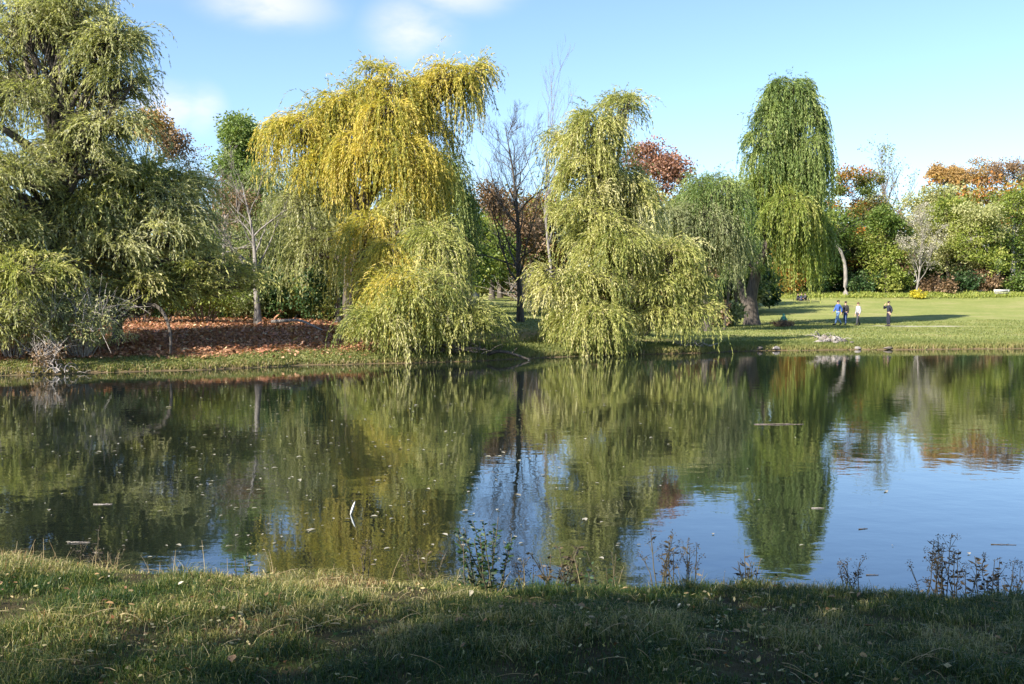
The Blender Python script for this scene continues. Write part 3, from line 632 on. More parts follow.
shrub('bush', 'yellow-green bush on the left bank below the rounded willow', 'bush', 205, 44, 4.6, 3.0, 'limegreen', 153, tn=26, ns=56, leaf=(.15, .07), rad=.5)
shrub('bush', 'leafy yellowish bush between the two grey trunks on the left bank', 'bush', 300, 50, 4.6, 3.2, 'yellowgreen', 154, tn=26, ns=46, leaf=(.15, .07), rad=.5)
shrub('bush', 'dark bush behind the leaf-covered bank at the far left', 'bush', 20, 41, 5.5, 3.2, 'olive', 155, tn=26, ns=46, leaf=(.15, .07), rad=.5)
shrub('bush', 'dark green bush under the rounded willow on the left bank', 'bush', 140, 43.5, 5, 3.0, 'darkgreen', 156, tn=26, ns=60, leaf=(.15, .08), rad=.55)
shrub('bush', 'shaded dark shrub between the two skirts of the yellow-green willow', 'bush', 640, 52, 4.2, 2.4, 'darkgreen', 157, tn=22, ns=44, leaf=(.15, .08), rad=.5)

# woods behind everything: one mass nobody could count
def woods():
    rng = np.random.default_rng(77); parts = {}
    def blob(px, D, top, w, mt):
        x = H(px, D); g = float(height(x, D)); zt = Z(top, D)
        c = np.array([x, D, g + (zt - g) * .5]); r = np.array([w, w * .7, (zt - g) * .5])
        T, _ = tufts_in(c, r, 72 if 470 < px < 770 else 50, rng, zlo=-1.1, rlo=.35, rhi=1.02)
        parts.setdefault(mt, []).append(bushy(T, 44, rng.uniform(.9, 1.6, len(T)) * D / 110, rng, leaf=(.42 * D / 110, .28 * D / 110)))
    for px in np.arange(-340, 240, 24): blob(px, rng.uniform(72, 80), 214 + rng.uniform(-12, 14), 2.3, rng.choice(['darkgreen', 'russet', 'greygreen', 'olive']))
    for px in np.arange(200, 470, 22): blob(px, rng.uniform(66, 76), 200 + rng.uniform(-22, 22), 2.3, rng.choice(['darkgreen', 'olive', 'greygreen', 'midgreen']))
    for px in np.arange(480, 760, 20): blob(px, rng.uniform(100, 112), 190 + rng.uniform(-10, 10), 3.2, rng.choice(['russet', 'olive', 'autumn', 'greygreen', 'darkgreen']))
    for px in np.arange(760, 1130, 20): blob(px, rng.uniform(150, 162), (212 if px < 925 else 172) + rng.uniform(-6, 6), 4.4, rng.choice(['darkgreen', 'midgreen', 'olive', 'russet'] if px < 930 else ['autumn', 'olive', 'russet']))
    def low(px, D, h, w, mt):
        x = H(px, D); g = float(height(x, D)); c = np.array([x, D, g + h * .42]); r = np.array([w, w * .6, h * .55])
        T, _ = tufts_in(c, r, 30, rng, zlo=-1.1, rlo=.3, rhi=1.0)
        parts.setdefault(mt, []).append(bushy(T, 46, rng.uniform(.5, .9, len(T)) * (D / 110) ** .5, rng, leaf=(.42 * D / 110, .26 * D / 110)))
    for px in np.arange(-90, 350, 13): low(px, rng.uniform(46.5, 50), rng.uniform(1.6, 3.4), 1.0, rng.choice(['darkgreen', 'greygreen', 'olive', 'russet', 'darkgreen']))
    for px in np.arange(-90, 350, 13): low(px, rng.uniform(54, 60), rng.uniform(3.6, 6), 1.3, rng.choice(['darkgreen', 'greygreen', 'olive', 'midgreen', 'darkgreen']))
    for px in np.arange(345, 462, 15): low(px, rng.uniform(58, 64), rng.uniform(3, 4.6), 1.3, rng.choice(['darkgreen', 'greygreen', 'midgreen']))
    for px in np.arange(330, 780, 15): low(px, rng.uniform(98, 102), rng.uniform(4, 6), 1.9, rng.choice(['darkgreen', 'russet', 'olive', 'greygreen', 'midgreen']))
    for px in np.arange(585, 740, 13): low(px, rng.uniform(72, 76), rng.uniform(1.6, 2.6), 1.0, rng.choice(['greygreen', 'russet', 'darkgreen']))
    for px in np.arange(755, 1130, 12): low(px, rng.uniform(139, 146), rng.uniform(5, 8), 2.6, rng.choice(['darkgreen', 'darkgreen', 'midgreen', 'russet']))
    root = empty('woods', (0, 110, 2.5), 'mixed autumn woodland filling in behind all the single trees', 'woods'); root['kind'] = 'stuff'
    off = np.array([0, 110, 2.5])
    for mt, ps in parts.items():
        Vv, F, v = merge(ps); o = mesh_obj('foliage', Vv - off, F, M[mt], root, v=v)
    tb = Tubes()
    for px in np.concatenate([np.arange(-40, 470, 13), np.arange(760, 1100, 9)]):
        D = 70 if px < 470 else 148; D += rng.uniform(-3, 6); x = H(px + rng.uniform(-4, 4), D); g = float(height(x, D))
        tb.add(curve((x, D, g - .2), (x + rng.normal(0, .8), D, g + rng.uniform(5, 9)), n=6, wob=.1, rng=rng) - off, np.linspace(.17, .08, 6), 5)
    tb.build('trunk', M['barkgrey'], root)
woods()

# ------------------------------------------------------------------ shading trees behind the camera (off picture): they throw the foreground shade; last two added to block sky light
for i, (x, y, zc, r) in enumerate([(-10.1, -4.6, 9.2, (2.3, 2.0, 1.8)), (-5.8, -1.2, 8.0, (2.4, 2.2, 1.9)), (-7.9, -5.8, 9.5, (3.6, 3.0, 3.0)), (-1.0, -5.5, 8.5, (4.2, 3.6, 3.4)), (5.5, -4.0, 8.5, (4.2, 3.8, 3.4))]):
    rng = np.random.default_rng(500 + i)
    root = empty('shade_tree', (x, y, float(height(x, y)) - .05), ['broad tree behind the viewer nearest the water', 'broad tree right behind the viewer', 'tall tree farther behind the viewer', 'unseen added tree straight behind the viewer', 'unseen added tree behind the viewer, to the east'][i] + ' shading the near bank', 'tree')
    tb = Tubes(); zt = zc - .6
    tb.add(curve((0, 0, 0), (.3, .2, zt - .6), n=8, wob=.06, rng=rng), np.linspace(.3, .12, 8), 8)
    T, d = tufts_in(np.array([0, 0, zt]), np.array(r), 52 if i < 2 else 80, rng, zlo=-1.1, rlo=.25, rhi=1.05)
    for t in T: tb.add(curve((.2, .1, zt - 1.6), t, sag=.2, n=6, wob=.05, rng=rng), np.linspace(.06, .012, 6), 4)
    tb.build('trunk', M['bark'], root)
    Vv, F, v = bushy(T, 90, rng.uniform(.6, 1.1, len(T)), rng, leaf=(.16, .12)); mesh_obj('crown', Vv, F, M['midgreen'], root, v=v)

# ------------------------------------------------------------------ near bank: grass, fallen leaves, weeds
M['grass'] = leaf_mat('grass_blades', [(0, (.012, .042, .008)), (.34, (.05, .088, .012)), (.5, (.11, .13, .028)), (.66, (.32, .29, .09)), (.84, (.54, .46, .24)), (1, (.20, .09, .035))], .35, .5, .3)  # straw stops lightened for the painted sunlit strip
def grass():
    rng = np.random.default_rng(9)
    n = 410000
    y = rng.uniform(3.55, 7.75, n) ; y = 3.55 + (y - 3.55)
    x = rng.uniform(-1, 1, n) * (y * .56 + 1.3)
    ns = near_shore(x); k = y < ns - .03 + rng.normal(0, .05, n); x, y = x[k], y[k]
    cl = lump(x, y, 5, 31) * .5 + lump(x, y, 11, 32) * .5
    dens = np.clip(.62 + .75 * cl, .12, 1); k = rng.random(len(x)) < dens; x, y, cl = x[k], y[k], cl[k]
    n = len(x); z = height(x, y)
    dry = np.clip(.41 + .26 * lump(x, y, 2.2, 33) + .16 * lump(x, y, 6, 34) + .14 * lump(x, y, 17, 36), 0, 1)
    q = near_shore(x) - y                                     # distance from the water
    dry = np.where(q > 2.4, dry * .66, dry) ; dry += .1 * sm(0, -3, x) + .2 * np.exp(-((q - .8) / .5) ** 2) * sm(0.5, -1.5, x)  # straw share raised on the left: sunlight on that strip painted into blade colour
    v = np.clip(dry + rng.normal(0, .2, n), 0, 1)
    h = (.03 + .06 * rng.random(n) ** 2.2) * (1 + 1.1 * cl) * (1 + 2.0 * np.exp(-(q / .3) ** 2) * np.clip(.5 + .9 * lump(x, x * 0, 6, 51), 0, 1.4))
    h = np.clip(h, .02, .30)
    w = rng.uniform(.0022, .0048, n)
    a = rng.uniform(0, 6.28, n); bend = rng.uniform(.2, 2.0, n) * h
    dx, dy = np.cos(a), np.sin(a); px_, py_ = -dy, dx
    rot = rng.uniform(0, 3.14, n); ux, uy = np.cos(rot), np.sin(rot)
    P0 = np.stack([x, y, z - .01], 1); U = np.stack([ux, uy, ux * 0], 1) * w[:, None] * .5 * 1.0
    P1 = P0 + np.stack([dx * bend * .3, dy * bend * .3, h * .62 + .01], 1); P2 = P0 + np.stack([dx * bend, dy * bend, h * np.clip(1 - bend / h * .28, .3, 1)], 1)
    Vv = np.stack([P0 - U, P0 + U, P1 + U * .8, P1 - U * .8, P2], 1).reshape(-1, 3)
    b = np.arange(n, dtype=np.int32) * 5
    o = mesh_obj('grass', Vv, [np.stack([b, b + 1, b + 2, b + 3], 1), np.stack([b + 3, b + 2, b + 4], 1)], M['grass'], v=np.concatenate([v, v]))
    tag(o, 'tufty green and straw-coloured grass covering the near bank', 'grass', kind='stuff')
    # straw stalks on the left part of the bank
    tb = Tubes()
    for i in range(230):
        x = rng.uniform(-4.6, 4.6); 
        if x > -1 and rng.random() < .6: continue
        y = float(near_shore(x)) - abs(rng.normal(0, .3)) - .04
        if abs(x) > y * .56 + .2: continue
        h = rng.uniform(.08, .24); z = float(height(x, y)); a = rng.uniform(0, 6.28); l_ = rng.uniform(.05, .5) * h
        tb.add(curve((x, y, z), (x + math.cos(a) * l_, y + math.sin(a) * l_, z + h), sag=.02, n=5, wob=.004, rng=rng), np.linspace(.0024, .0010, 5), 3, cap=False)
    o = tb.build('dry_grass', plain_mat('straw', (.42, .34, .18), (.24, .17, .08))); tag(o, 'dry straw stalks standing along the edge of the near bank', 'dry grass', kind='stuff')
grass()
def leaf_litter(name, label, mat, x, y, size, seed, zoff=.02, tilt=.35, z=None):
    rng = np.random.default_rng(seed); n = len(x)
    zz = (height(x, y) if z is None else z) + zoff
    a = rng.uniform(0, 6.28, n); D = np.stack([np.cos(a), np.sin(a), rng.normal(0, tilt, n)], 1)
    P = np.stack([x, y, zz + rng.uniform(0, zoff, n)], 1)
    Nn = np.stack([rng.normal(0, tilt, n), rng.normal(0, tilt, n), np.ones(n)], 1)
    D /= np.linalg.norm(D, axis=1)[:, None]; U = np.cross(D, Nn); U /= np.linalg.norm(U, axis=1)[:, None]
    s = size * np.exp(rng.normal(-.1, .38, n))[:, None]
    # six-point leaf, slightly folded along its midrib
    up = np.stack([0 * a, 0 * a, np.ones(n)], 1) * s * .12
    pts = np.stack([P, P + D * s * .3 + U * s * .26 + up, P + D * s * .7 + U * s * .2 + up, P + D * s, P + D * s * .7 - U * s * .2 + up, P + D * s * .3 - U * s * .26 + up], 1).reshape(-1, 3)
    b = np.arange(n, dtype=np.int32) * 6
    F = np.concatenate([np.stack([b, b + 1, b + 2, b + 3], 1), np.stack([b, b + 3, b + 4, b + 5], 1)])
    v = np.tile(np.clip(rng.normal(.5, .25, n), 0, 1), 2)
    o = mesh_obj(name, pts, F, mat, v=v); tag(o, label, 'fallen leaves', kind='stuff'); return o
rng = np.random.default_rng(5)
M['fallen'] = leaf_mat('fallen_leaves_tan', [(0, (.16, .08, .035)), (.45, (.34, .20, .09)), (.8, (.52, .40, .20)), (1, (.62, .56, .42))], .2)
M['fallenred'] = leaf_mat('fallen_leaves_red', [(0, (.13, .06, .035)), (.45, (.40, .18, .10)), (.8, (.56, .32, .19)), (1, (.62, .50, .30))], .2)
y = rng.uniform(3.7, 7.0, 420); x = rng.uniform(-1, 1, 420) * y * .55; k = (y < near_shore(x) - .2) & (rng.random(420) < np.clip(.45 + lump(x, y, 2.6, 71), .05, 1))
leaf_litter('fallen_leaves', 'tan and brown leaves lying in the grass of the near bank', M['fallen'], x[k], y[k], .036, 1, zoff=.035)
xx = rng.uniform(-30, -4, 120000); dd = rng.uniform(.5, 24, 120000); yy = far_shore(xx) + dd
jg = lump(xx, yy, 1.3, 9) * .9
k = rng.random(120000) < (sm(.6, 2.2, dd + jg * .8) * (1 - sm(9, 16, dd + jg * 2) * .7) * (1 - sm(-6.5, -3.5, xx + jg)) * .8 + .03)
leaf_litter('leaf_carpet', 'russet carpet of fallen leaves on the left far bank', M['fallenred'], xx[k], yy[k], .115, 2, zoff=.02, tilt=.5)

def litter_mix():
    rng = np.random.default_rng(91); n = 5200; y = rng.uniform(3.7, 7.1, n); x = rng.uniform(-1, 1, n) * (y * .56 + .1); k = y < near_shore(x) - .1; x, y = x[k], y[k]
    k = rng.random(len(x)) < np.clip(.5 + lump(x, y, 3, 92), .1, 1); x, y = x[k], y[k]; n = len(x)
    P = np.stack([x, y, height(x, y) + rng.uniform(.005, .05, n)], 1); D = rng.normal(size=(n, 3)); D[:, 2] *= .35
    Vv, F = leaf_quads(P, D, rng.uniform(.015, .04, n), rng.uniform(.010, .024, n), rng, up=2)
    o = mesh_obj('clover', Vv, F, M['grass'], v=np.clip(rng.choice([.15, .3, .95, .8], n) + rng.normal(0, .06, n), 0, 1)); tag(o, 'small broad leaves and brown bits growing and lying between the blades of the near bank', 'ground cover', kind='stuff')
    tb = Tubes()
    for i in range(500):
        y0 = rng.uniform(3.8, 7.0); x0 = rng.uniform(-1, 1) * y0 * .55
        if y0 > float(near_shore(x0)) - .1 or rng.random() > .5 + float(lump(np.array(x0), np.array(y0), 2.2, 33)): continue
        a = rng.uniform(0, 6.28); l_ = rng.uniform(.05, .18); z0 = float(height(x0, y0)) + rng.uniform(.01, .05)
        tb.add(curve((x0, y0, z0), (x0 + math.cos(a) * l_, y0 + math.sin(a) * l_, z0 + rng.uniform(-.01, .05)), sag=.01, n=4, rng=rng), .0014, 3, cap=False)
    o = tb.build('straw', bpy.data.materials['straw']); tag(o, 'bits of straw lying across the grass of the near bank', 'straw', kind='stuff')
litter_mix()
# grass on the far bank edge and scattered meadow tufts
M['fargrass'] = leaf_mat('meadow_grass', [(0, (.07, .11, .025)), (.5, (.18, .20, .055)), (.8, (.30, .27, .10)), (1, (.36, .27, .14))], .35)
def far_grass():
    rng = np.random.default_rng(19); n = 150000
    x = np.concatenate([rng.uniform(-24, 34, n), rng.uniform(-6, 46, n // 2)])
    s = np.concatenate([np.abs(rng.normal(0, 1.6, n)) + .05, rng.uniform(1, 40, n // 2) ** 1])
    y = far_shore(x) + s
    leafy = sm(.8, 2.4, s + lump(x, y, 1.3, 9) * .7) * (1 - sm(-6.5, -3.5, x)); k = (rng.random(len(x)) > leafy * .93) & ~((np.abs(y - 73.5) < 1.6) & (x > 25)); x, y, s = x[k], y[k], s[k]
    n = len(x); z = height(x, y)
    h = rng.uniform(.03, .13, n) * (1 - .35 * (x < -2)) * (1 + 1.3 * np.exp(-(s / .45) ** 2) * (.5 + .5 * lump(x, x * 0, 1.2, 40)))
    a = rng.uniform(0, 6.28, n); P = np.stack([x, y, z - .02], 1); w = rng.uniform(.02, .045, n)
    U = np.stack([np.cos(a), np.sin(a), 0 * a], 1) * w[:, None]; T = P + np.stack([rng.normal(0, .04, n), rng.normal(0, .04, n), h], 1)
    Vv = np.stack([P - U, P + U, T], 1).reshape(-1, 3)
    v = np.clip(.42 + .15 * lump(x, y, .8, 41) + .28 * np.exp(-(s / .35) ** 2) + rng.normal(0, .13, n), 0, 1)
    lf = 1 - sm(-5, 1, x); v = np.clip(v + lf * (rng.random(n) < .4) * .35 - lf * (rng.random(n) < .3) * .3, 0, 1)
    o = mesh_obj('meadow_grass', Vv, np.arange(3 * n, dtype=np.int32).reshape(-1, 3), M['fargrass'], v=v)
    tag(o, 'short meadow grass and the ragged grassy edge of the far bank', 'grass', kind='stuff')
    # taller weeds at the far foot of the trees
    n = 16000; x = rng.uniform(28, 74, n); y = rng.normal(131.5, 1.2, n); z = height(x, y)
    P = np.stack([x, y, z + rng.uniform(0, .5, n) * (.6 + .4 * lump(x, x * 0, 1, 44))], 1); D = rng.normal(size=(n, 3)); D[:, 2] = abs(D[:, 2]) + .6
    Vv, F = leaf_quads(P, D, rng.uniform(.25, .5, n), rng.uniform(.08, .16, n), rng)
    o = mesh_obj('weeds', Vv, F, M['limegreen'], v=np.clip(rng.normal(.6, .2, n), 0, 1)); tag(o, 'strip of light green weeds along the far edge of the meadow', 'weeds', kind='stuff')
far_grass()

M['weedgreen'] = leaf_mat('weed_leaves_green', [(0, (.012, .03, .01)), (1, (.04, .08, .02))], .2)
M['weedbrown'] = leaf_mat('weed_leaves_brown', [(0, (.035, .028, .018)), (1, (.12, .085, .04))], .2)
M['stemdark'] = plain_mat('weed_stem', (.05, .045, .02), (.09, .07, .035))
def weed(label, px, py_top, D, n, w, mt, seed, heads=False, leafy=1.0, group=None, name='weed_plant'):
    rng = np.random.default_rng(seed); x = H(px, D); y = D; z = float(height(x, y)); h = max(.12, (Z(py_top, D) - z) * 1.12)
    root = empty(name, (x, y, z), label, 'weed', group); tb = Tubes(); LP, LD, HP = [], [], []
    for i in range(n):
        b = rng.normal(0, w * .22, 2); t = b + rng.normal(0, w * .42, 2); hh = h * rng.uniform(.55, 1.0) if i else h
        st = curve((b[0], b[1], -.02), (t[0], t[1], hh), sag=.01, n=7, wob=.008, rng=rng); tb.add(st, np.linspace(.0055, .0022, 7), 4)
        for q in range(int(hh / .026 * leafy)):
            f = rng.uniform(.12, 1) * 5.99; j = int(f); pos = st[j] * (1 - f + j) + st[j + 1] * (f - j); a = rng.uniform(0, 6.28)
            LP.append(pos); LD.append([math.cos(a), math.sin(a), rng.uniform(-.2, .8)])
        tips = [st[-1]]
        for q in range(rng.integers(2, 5) if heads else 1):
            a = rng.uniform(0, 6.28); s0 = st[rng.integers(3, 6)]; e1 = s0 + np.array([math.cos(a) * .05, math.sin(a) * .05, rng.uniform(.03, .10)])
            tb.add(curve(s0, e1, sag=.004, n=4, rng=rng), np.linspace(.0022, .0012, 4), 3); tips.append(e1)
        if heads: HP += tips
    tb.build('stem', M['stemdark'], root)
    LP = np.array(LP); LD = np.array(LD); m = len(LP)
    Vv, F = leaf_quads(LP, LD, rng.uniform(.03, .065, m), rng.uniform(.012, .024, m), rng, up=1); ps = [(Vv, F, rng.uniform(0, 1, m))]
    if heads:
        HP = np.array(HP); idx = np.repeat(np.arange(len(HP)), 16); g = rng.normal(0, .008, (len(idx), 3))
        Vv, F = leaf_quads(HP[idx] + g, g + 1e-5, rng.uniform(.008, .016, len(idx)), rng.uniform(.005, .009, len(idx)), rng); ps.append((Vv, F, rng.uniform(0, .6, len(idx))))
    Vv, F, v = merge(ps); mesh_obj('foliage', Vv, F, M[mt], root, v=v)
    return root
WE = [('leafy dark green weed, tallest bushy plant on the near bank, before the middle sky reflection', 486, 532, 6.75, 15, .30, 'weedgreen', False, 2.0),
      ('purplish-brown spiky weed right of the tallest leafy green one on the near bank', 560, 548, 6.72, 13, .26, 'weedbrown', False, 1.3),
      ('brown weed with round dark seed heads at the left edge of the blue reflection', 662, 538, 6.8, 8, .18, 'weedbrown', True, .5),
      ('thin weed with a single black seed head standing over the blue reflection', 688, 552, 6.8, 5, .16, 'weedbrown', True, .5),
      ('clump of dry grass-like weeds in front of the reflected tall green willow', 748, 562, 6.75, 10, .2, 'weedbrown', False, .8),
      ('short weed with two dark heads in the middle of the large blue reflection', 856, 568, 6.7, 5, .12, 'weedbrown', True, .5),
      ('tall spindly weed with branching brown heads, left one of the group on the right bank', 938, 548, 6.7, 7, .2, 'weedbrown', True, .6),
      ('dense dark weed in the middle of the group on the right bank', 962, 560, 6.7, 9, .16, 'weedbrown', True, 1.2),
      ('upright bristly weed right of the dense dark one on the right bank', 988, 564, 6.7, 6, .1, 'weedbrown', False, 1.6),
      ('leaning weed stalks at the right picture edge of the near bank', 1010, 562, 6.7, 6, .16, 'weedbrown', True, .5),
      ('reddish bent weed in front of the golden reflection, left of the tallest leafy weed', 424, 560, 7.0, 6, .2, 'weedbrown', True, .5),
      ('low thorny weed on the bank right of the centre, left of the brown seed-head weed', 610, 560, 6.85, 6, .2, 'weedgreen', False, .8),
      ('pale dry weed at the sunlit left end of the near bank', 108, 540, 7.5, 8, .34, 'weedbrown', True, .4),
      ('low green weed at the end of the sunlit grass, below the small sky reflection', 250, 562, 7.3, 8, .26, 'weedgreen', False, 1.0),
      ('thin dark weed before the golden reflection, left of the reddish bent one', 362, 556, 7.1, 4, .12, 'weedbrown', True, .6),
      ('small brown weed in front of the reflected lone bare trunk', 524, 566, 6.85, 4, .12, 'weedbrown', True, .5)]
for i, (lab, px, pt, D, n, w, mt, hd, lf) in enumerate(WE): weed(lab, px, pt, D, n, w, mt, 700 + i, hd, lf)

# floating leaves and debris on the water
rng = np.random.default_rng(8)
n = 520; dd = 8.3 * np.exp(rng.uniform(0, 1.25, n)); cx = rng.normal(-.17, .2, n); x = cx * dd
k = (np.abs(cx) < .53) & (dd < far_shore(x) - 1); x, dd = x[k], dd[k]
leaf_litter('floating_leaves', 'pale fallen leaves floating scattered on the pond', M['silver'], x, dd, .05, 3, zoff=.004, tilt=.05, z=0 * x)
def float_stick(label, px, py, length, ang, r=.012, mat='twigpale', n=6, name='floating_stick', cat='stick'):
    D = 2200. / (py - 302); x = H(px, D); rng = np.random.default_rng(int(px * 7 + py))
    root = mesh_obj(name, *stick_geo(length, ang, r, n, rng), M[mat], smooth=True, loc=(x, D, .004)); tag(root, label, cat); return root
def stick_geo(length, ang, r, n, rng):
    tb = Tubes(); c, s = math.cos(ang) * length / 2, math.sin(ang) * length / 2
    tb.add(curve((-c, -s, 0), (c, s, 0), n=8, wob=length * .012, rng=rng), np.linspace(r, r * .5, 8), n)
    tb.add(curve((c * .2, s * .2, 0), (c * .5 - s * .18, s * .5 + c * .18, r), n=4, rng=rng), np.linspace(r * .5, r * .3, 4), 4)
    return np.concatenate(tb.V), [np.concatenate(tb.F), np.concatenate(tb.C)]
float_stick('long thin pale stick floating in front of the reflected green willow', 780, 425, .9, .05, .010, 'twig')
float_stick('short curved white stick floating on the left dark water', 100, 506, .20, .1, .006)
float_stick('short pale stick floating at the waterline of the near left bank', 75, 545, .2, .1, .005)
float_stick('short pale stick floating in the reflected green willow, right of the bank weeds', 820, 510, .13, .0, .006)
float_stick('dark twig floating at the right on the blue reflection', 1008, 547, .22, -.1, .004, 'bark')
float_stick('small dark twig floating left of the seed-head weeds on the blue reflection', 876, 578, .1, 0, .004, 'bark')
float_stick('dark twig floating in the upper left of the large blue reflection', 866, 531, .1, .3, .005, 'bark')
def feather(label, px, py):
    D = 2200. / (py - 302); x = H(px, D)
    a = np.linspace(0, 1, 9); L_ = .15
    top = np.stack([a * L_ * .35, a * 0, a * L_ + .0], 1); w = np.sin(a * math.pi) ** .6 * .012 + .001
    Vv = np.concatenate([top + np.stack([w, 0 * w, 0 * w], 1), top - np.stack([w, 0 * w, 0 * w], 1), top + np.stack([0 * w, w * .4, 0 * w], 1)])
    i = np.arange(8); F = np.concatenate([np.stack([i, i + 1, i + 19, i + 18], 1), np.stack([i + 18, i + 19, i + 10, i + 9], 1), np.stack([i + 9, i + 10, i + 1, i], 1)])
    o = mesh_obj('feather', Vv, F, plain_mat('white_feather', (.75, .75, .72), (.6, .6, .58)), loc=(x, D, -.01)); tag(o, label, 'feather')
feather('white feather sticking up out of the water left of the middle', 349, 516)

# ------------------------------------------------------------------ dead wood and stones on the far shore
def dead_branches(name, label, px, D, w, h, seed, n=40, mat='twigpale', r=.03):
    rng = np.random.default_rng(seed); x = H(px, D); z = float(height(x, D)); tb = Tubes()
    for i in range(n):
        a = rng.uniform(-w / 2, w / 2); b = a + rng.normal(0, w * .22); l_ = rng.uniform(-.4, .5)
        p0 = np.array([a, rng.uniform(-.5, .5), rng.uniform(-.02, h * .4)]); p1 = np.array([b, l_ - .3, rng.uniform(0, h)])
        rr = r * rng.uniform(.25, 1); tb.add(curve(p0, p1, sag=rng.uniform(-.05, .2), n=7, wob=.04, rng=rng), np.linspace(rr, rr * .3, 7), 5)
    o = tb.build(name, M[mat], loc=(x, D, max(z, 0.02))); tag(o, label, 'dead wood')
dead_branches('dead_branches', 'tangle of bleached dead branches at the waterline under the low willow mounds', 440, 37.3, 3.4, .42, 41, 70, mat='twig')
dead_branches('dead_branches', 'small heap of grey sticks at the foot of the yellow-green willow', 690, 43.6, 1.6, .3, 43, 24)
dead_branches('dead_branches', 'few grey roots and sticks poking out of the stone heap below the walkers', 831, 47.1, 1.5, .55, 45, 22, mat='twigpale', r=.035)
dead_branches('dead_branches', 'thin bleached twigs trailing in the water at the far left', 62, 30.6, 1.4, .25, 44, 22)
def log(name, label, pts, r, mat, cat='log'):
    P = np.array(pts, float); b = P[0].copy(); tb = Tubes(); t = np.linspace(0, 1, len(P)); q = np.linspace(0, 1, 14)
    C = np.stack([np.interp(q, t, P[:, i] - b[i]) for i in range(3)], 1)
    for _ in range(2): C[1:-1] = (C[:-2] + 2 * C[1:-1] + C[2:]) / 4
    rr = np.linspace(r, r * .45, 14); rr[0] *= .8; tb.add(C, rr, 8)
    for f in (5, 9): tb.add(curve(C[f], C[f] + np.array([.2, -.2, .22]), n=4), np.linspace(r * .4, r * .15, 4), 5)
    o = tb.build(name, M[mat], loc=tuple(b)); tag(o, label, cat)
log('fallen_log', 'dark fallen log arching over the waterline left of the lone bare tree', [(H(478, 37.6), 37.9, .05), (H(496, 37.6), 37.6, .36), (H(510, 37.6), 37.5, .30), (H(530, 37.6), 37.5, .02)], .08, 'bark')
log('fallen_log', 'grey fallen log lying slanting on the left bank below the bare grey tree', [(H(272, 43), 43, 1.35), (H(300, 42), 42, 1.45), (H(322, 41), 41, 1.05)], .08, 'barkgrey')
log('bent_branch', 'bent dark branch reaching over the left bank below the rounded willow', [(H(118, 35.5), 35.3, 1.3), (H(135, 34.6), 34.6, 2.1), (H(160, 34), 34, 2.15), (H(172, 33.5), 33.4, 1.3), (H(170, 33), 33, .5)], .09, 'bark', 'branch')

def rock(name, label, x, y, z, sx_, sy_, sz_, seed, mat, cat='rock'):
    rng = np.random.default_rng(seed); nu, nv = 14, 9
    u = np.linspace(0, 2 * math.pi, nu, endpoint=False); v = np.linspace(.12, math.pi - .12, nv); U, Vv = np.meshgrid(u, v)
    P = np.stack([np.cos(U) * np.sin(Vv), np.sin(U) * np.sin(Vv), np.cos(Vv)], -1).reshape(-1, 3)
    for _ in range(14):
        d = rng.normal(size=3); d /= np.linalg.norm(d); h_ = rng.uniform(.42, .78); t = P @ d; P -= np.outer(np.clip(t - h_, 0, None), d)
    P *= 1 + rng.normal(0, .04, (len(P), 1)); P *= np.array([sx_, sy_, sz_])
    i = (np.arange(nv - 1)[:, None] * nu); j = np.arange(nu)[None]; F = np.stack([i + j, i + nu + j, i + nu + (j + 1) % nu, i + (j + 1) % nu], -1).reshape(-1, 4)
    P = np.concatenate([P, [P[:nu].mean(0), P[-nu:].mean(0)]]); n0 = nu * nv; jj = np.arange(nu)
    C = np.concatenate([np.stack([np.full(nu, n0), jj, (jj + 1) % nu], -1), np.stack([np.full(nu, n0 + 1), n0 - nu + (jj + 1) % nu, n0 - nu + jj], -1)])
    o = mesh_obj(name, P, [F, C], mat, loc=(x, y, z)); tag(o, label, cat); return o
M['stone'] = plain_mat('pale_stone', (.30, .27, .24), (.15, .13, .12), .9, 4, .6)
M['stonedark'] = plain_mat('dark_stone', (.16, .13, .11), (.09, .075, .06), .9, 4, .6)
Dk = 47.3
for lab, px, dy, s, mt, sd in [('largest pale stone, highest in the heap on the far bank below the walkers', 836, 0, (.34, .3, .30), 'stone', 1), ('long low pale stone at the left end of the heap on the far bank', 820, -.2, (.42, .26, .14), 'stone', 2),
                           ('dark stone at the right end of the heap on the far bank', 844, .05, (.26, .22, .2), 'stonedark', 3), ('small pale stone in front of the largest one in the heap', 832, -.55, (.2, .18, .14), 'stone', 4), ('round dark stone behind the left of the heap', 827, .4, (.2, .2, .3), 'stonedark', 5), ('pointed grey stone between the largest one and the long low one in the heap', 829, .05, (.2, .2, .24), 'stone', 6), ('small brown stone at the very right foot of the heap', 849, -.3, (.14, .14, .1), 'stonedark', 7)]:
    x = H(px, Dk); y = Dk + dy; rock('bank_stone', lab, x, y, float(height(x, y)) + s[2] * .35, *s, sd, M[mt])
for i, (lab, px, off, s, mt) in enumerate([('small brown stone at the far waterline right below the thick willow trunk', 757, .1, (.22, .2, .12), 'stonedark'), ('reddish-grey stone at the far waterline left of the stone heap', 775, .1, (.3, .2, .13), 'stone'),
        ('small pale stone at the far waterline just right of the stone heap', 862, .08, (.2, .2, .1), 'stone'), ('flat stone at the far waterline below the man in black', 893, .08, (.28, .2, .09), 'stonedark')]):
    y0 = 45.5; x = H(px, y0); y = float(far_shore(np.array(x))) + off; rock('shore_stone', lab, x, y, float(height(x, y)) + .02, *s, 20 + i, M[mt])
# dark tuft heap beside the trunk
shrub('brush_heap', 'low dark brown heap of cuttings on the grass just right of the thick willow trunk', 'heap', 782, 72, 1.7, .5, 'russet', 33, bark='bark', tn=26, ns=26, leaf=(.12, .06), rad=.2)

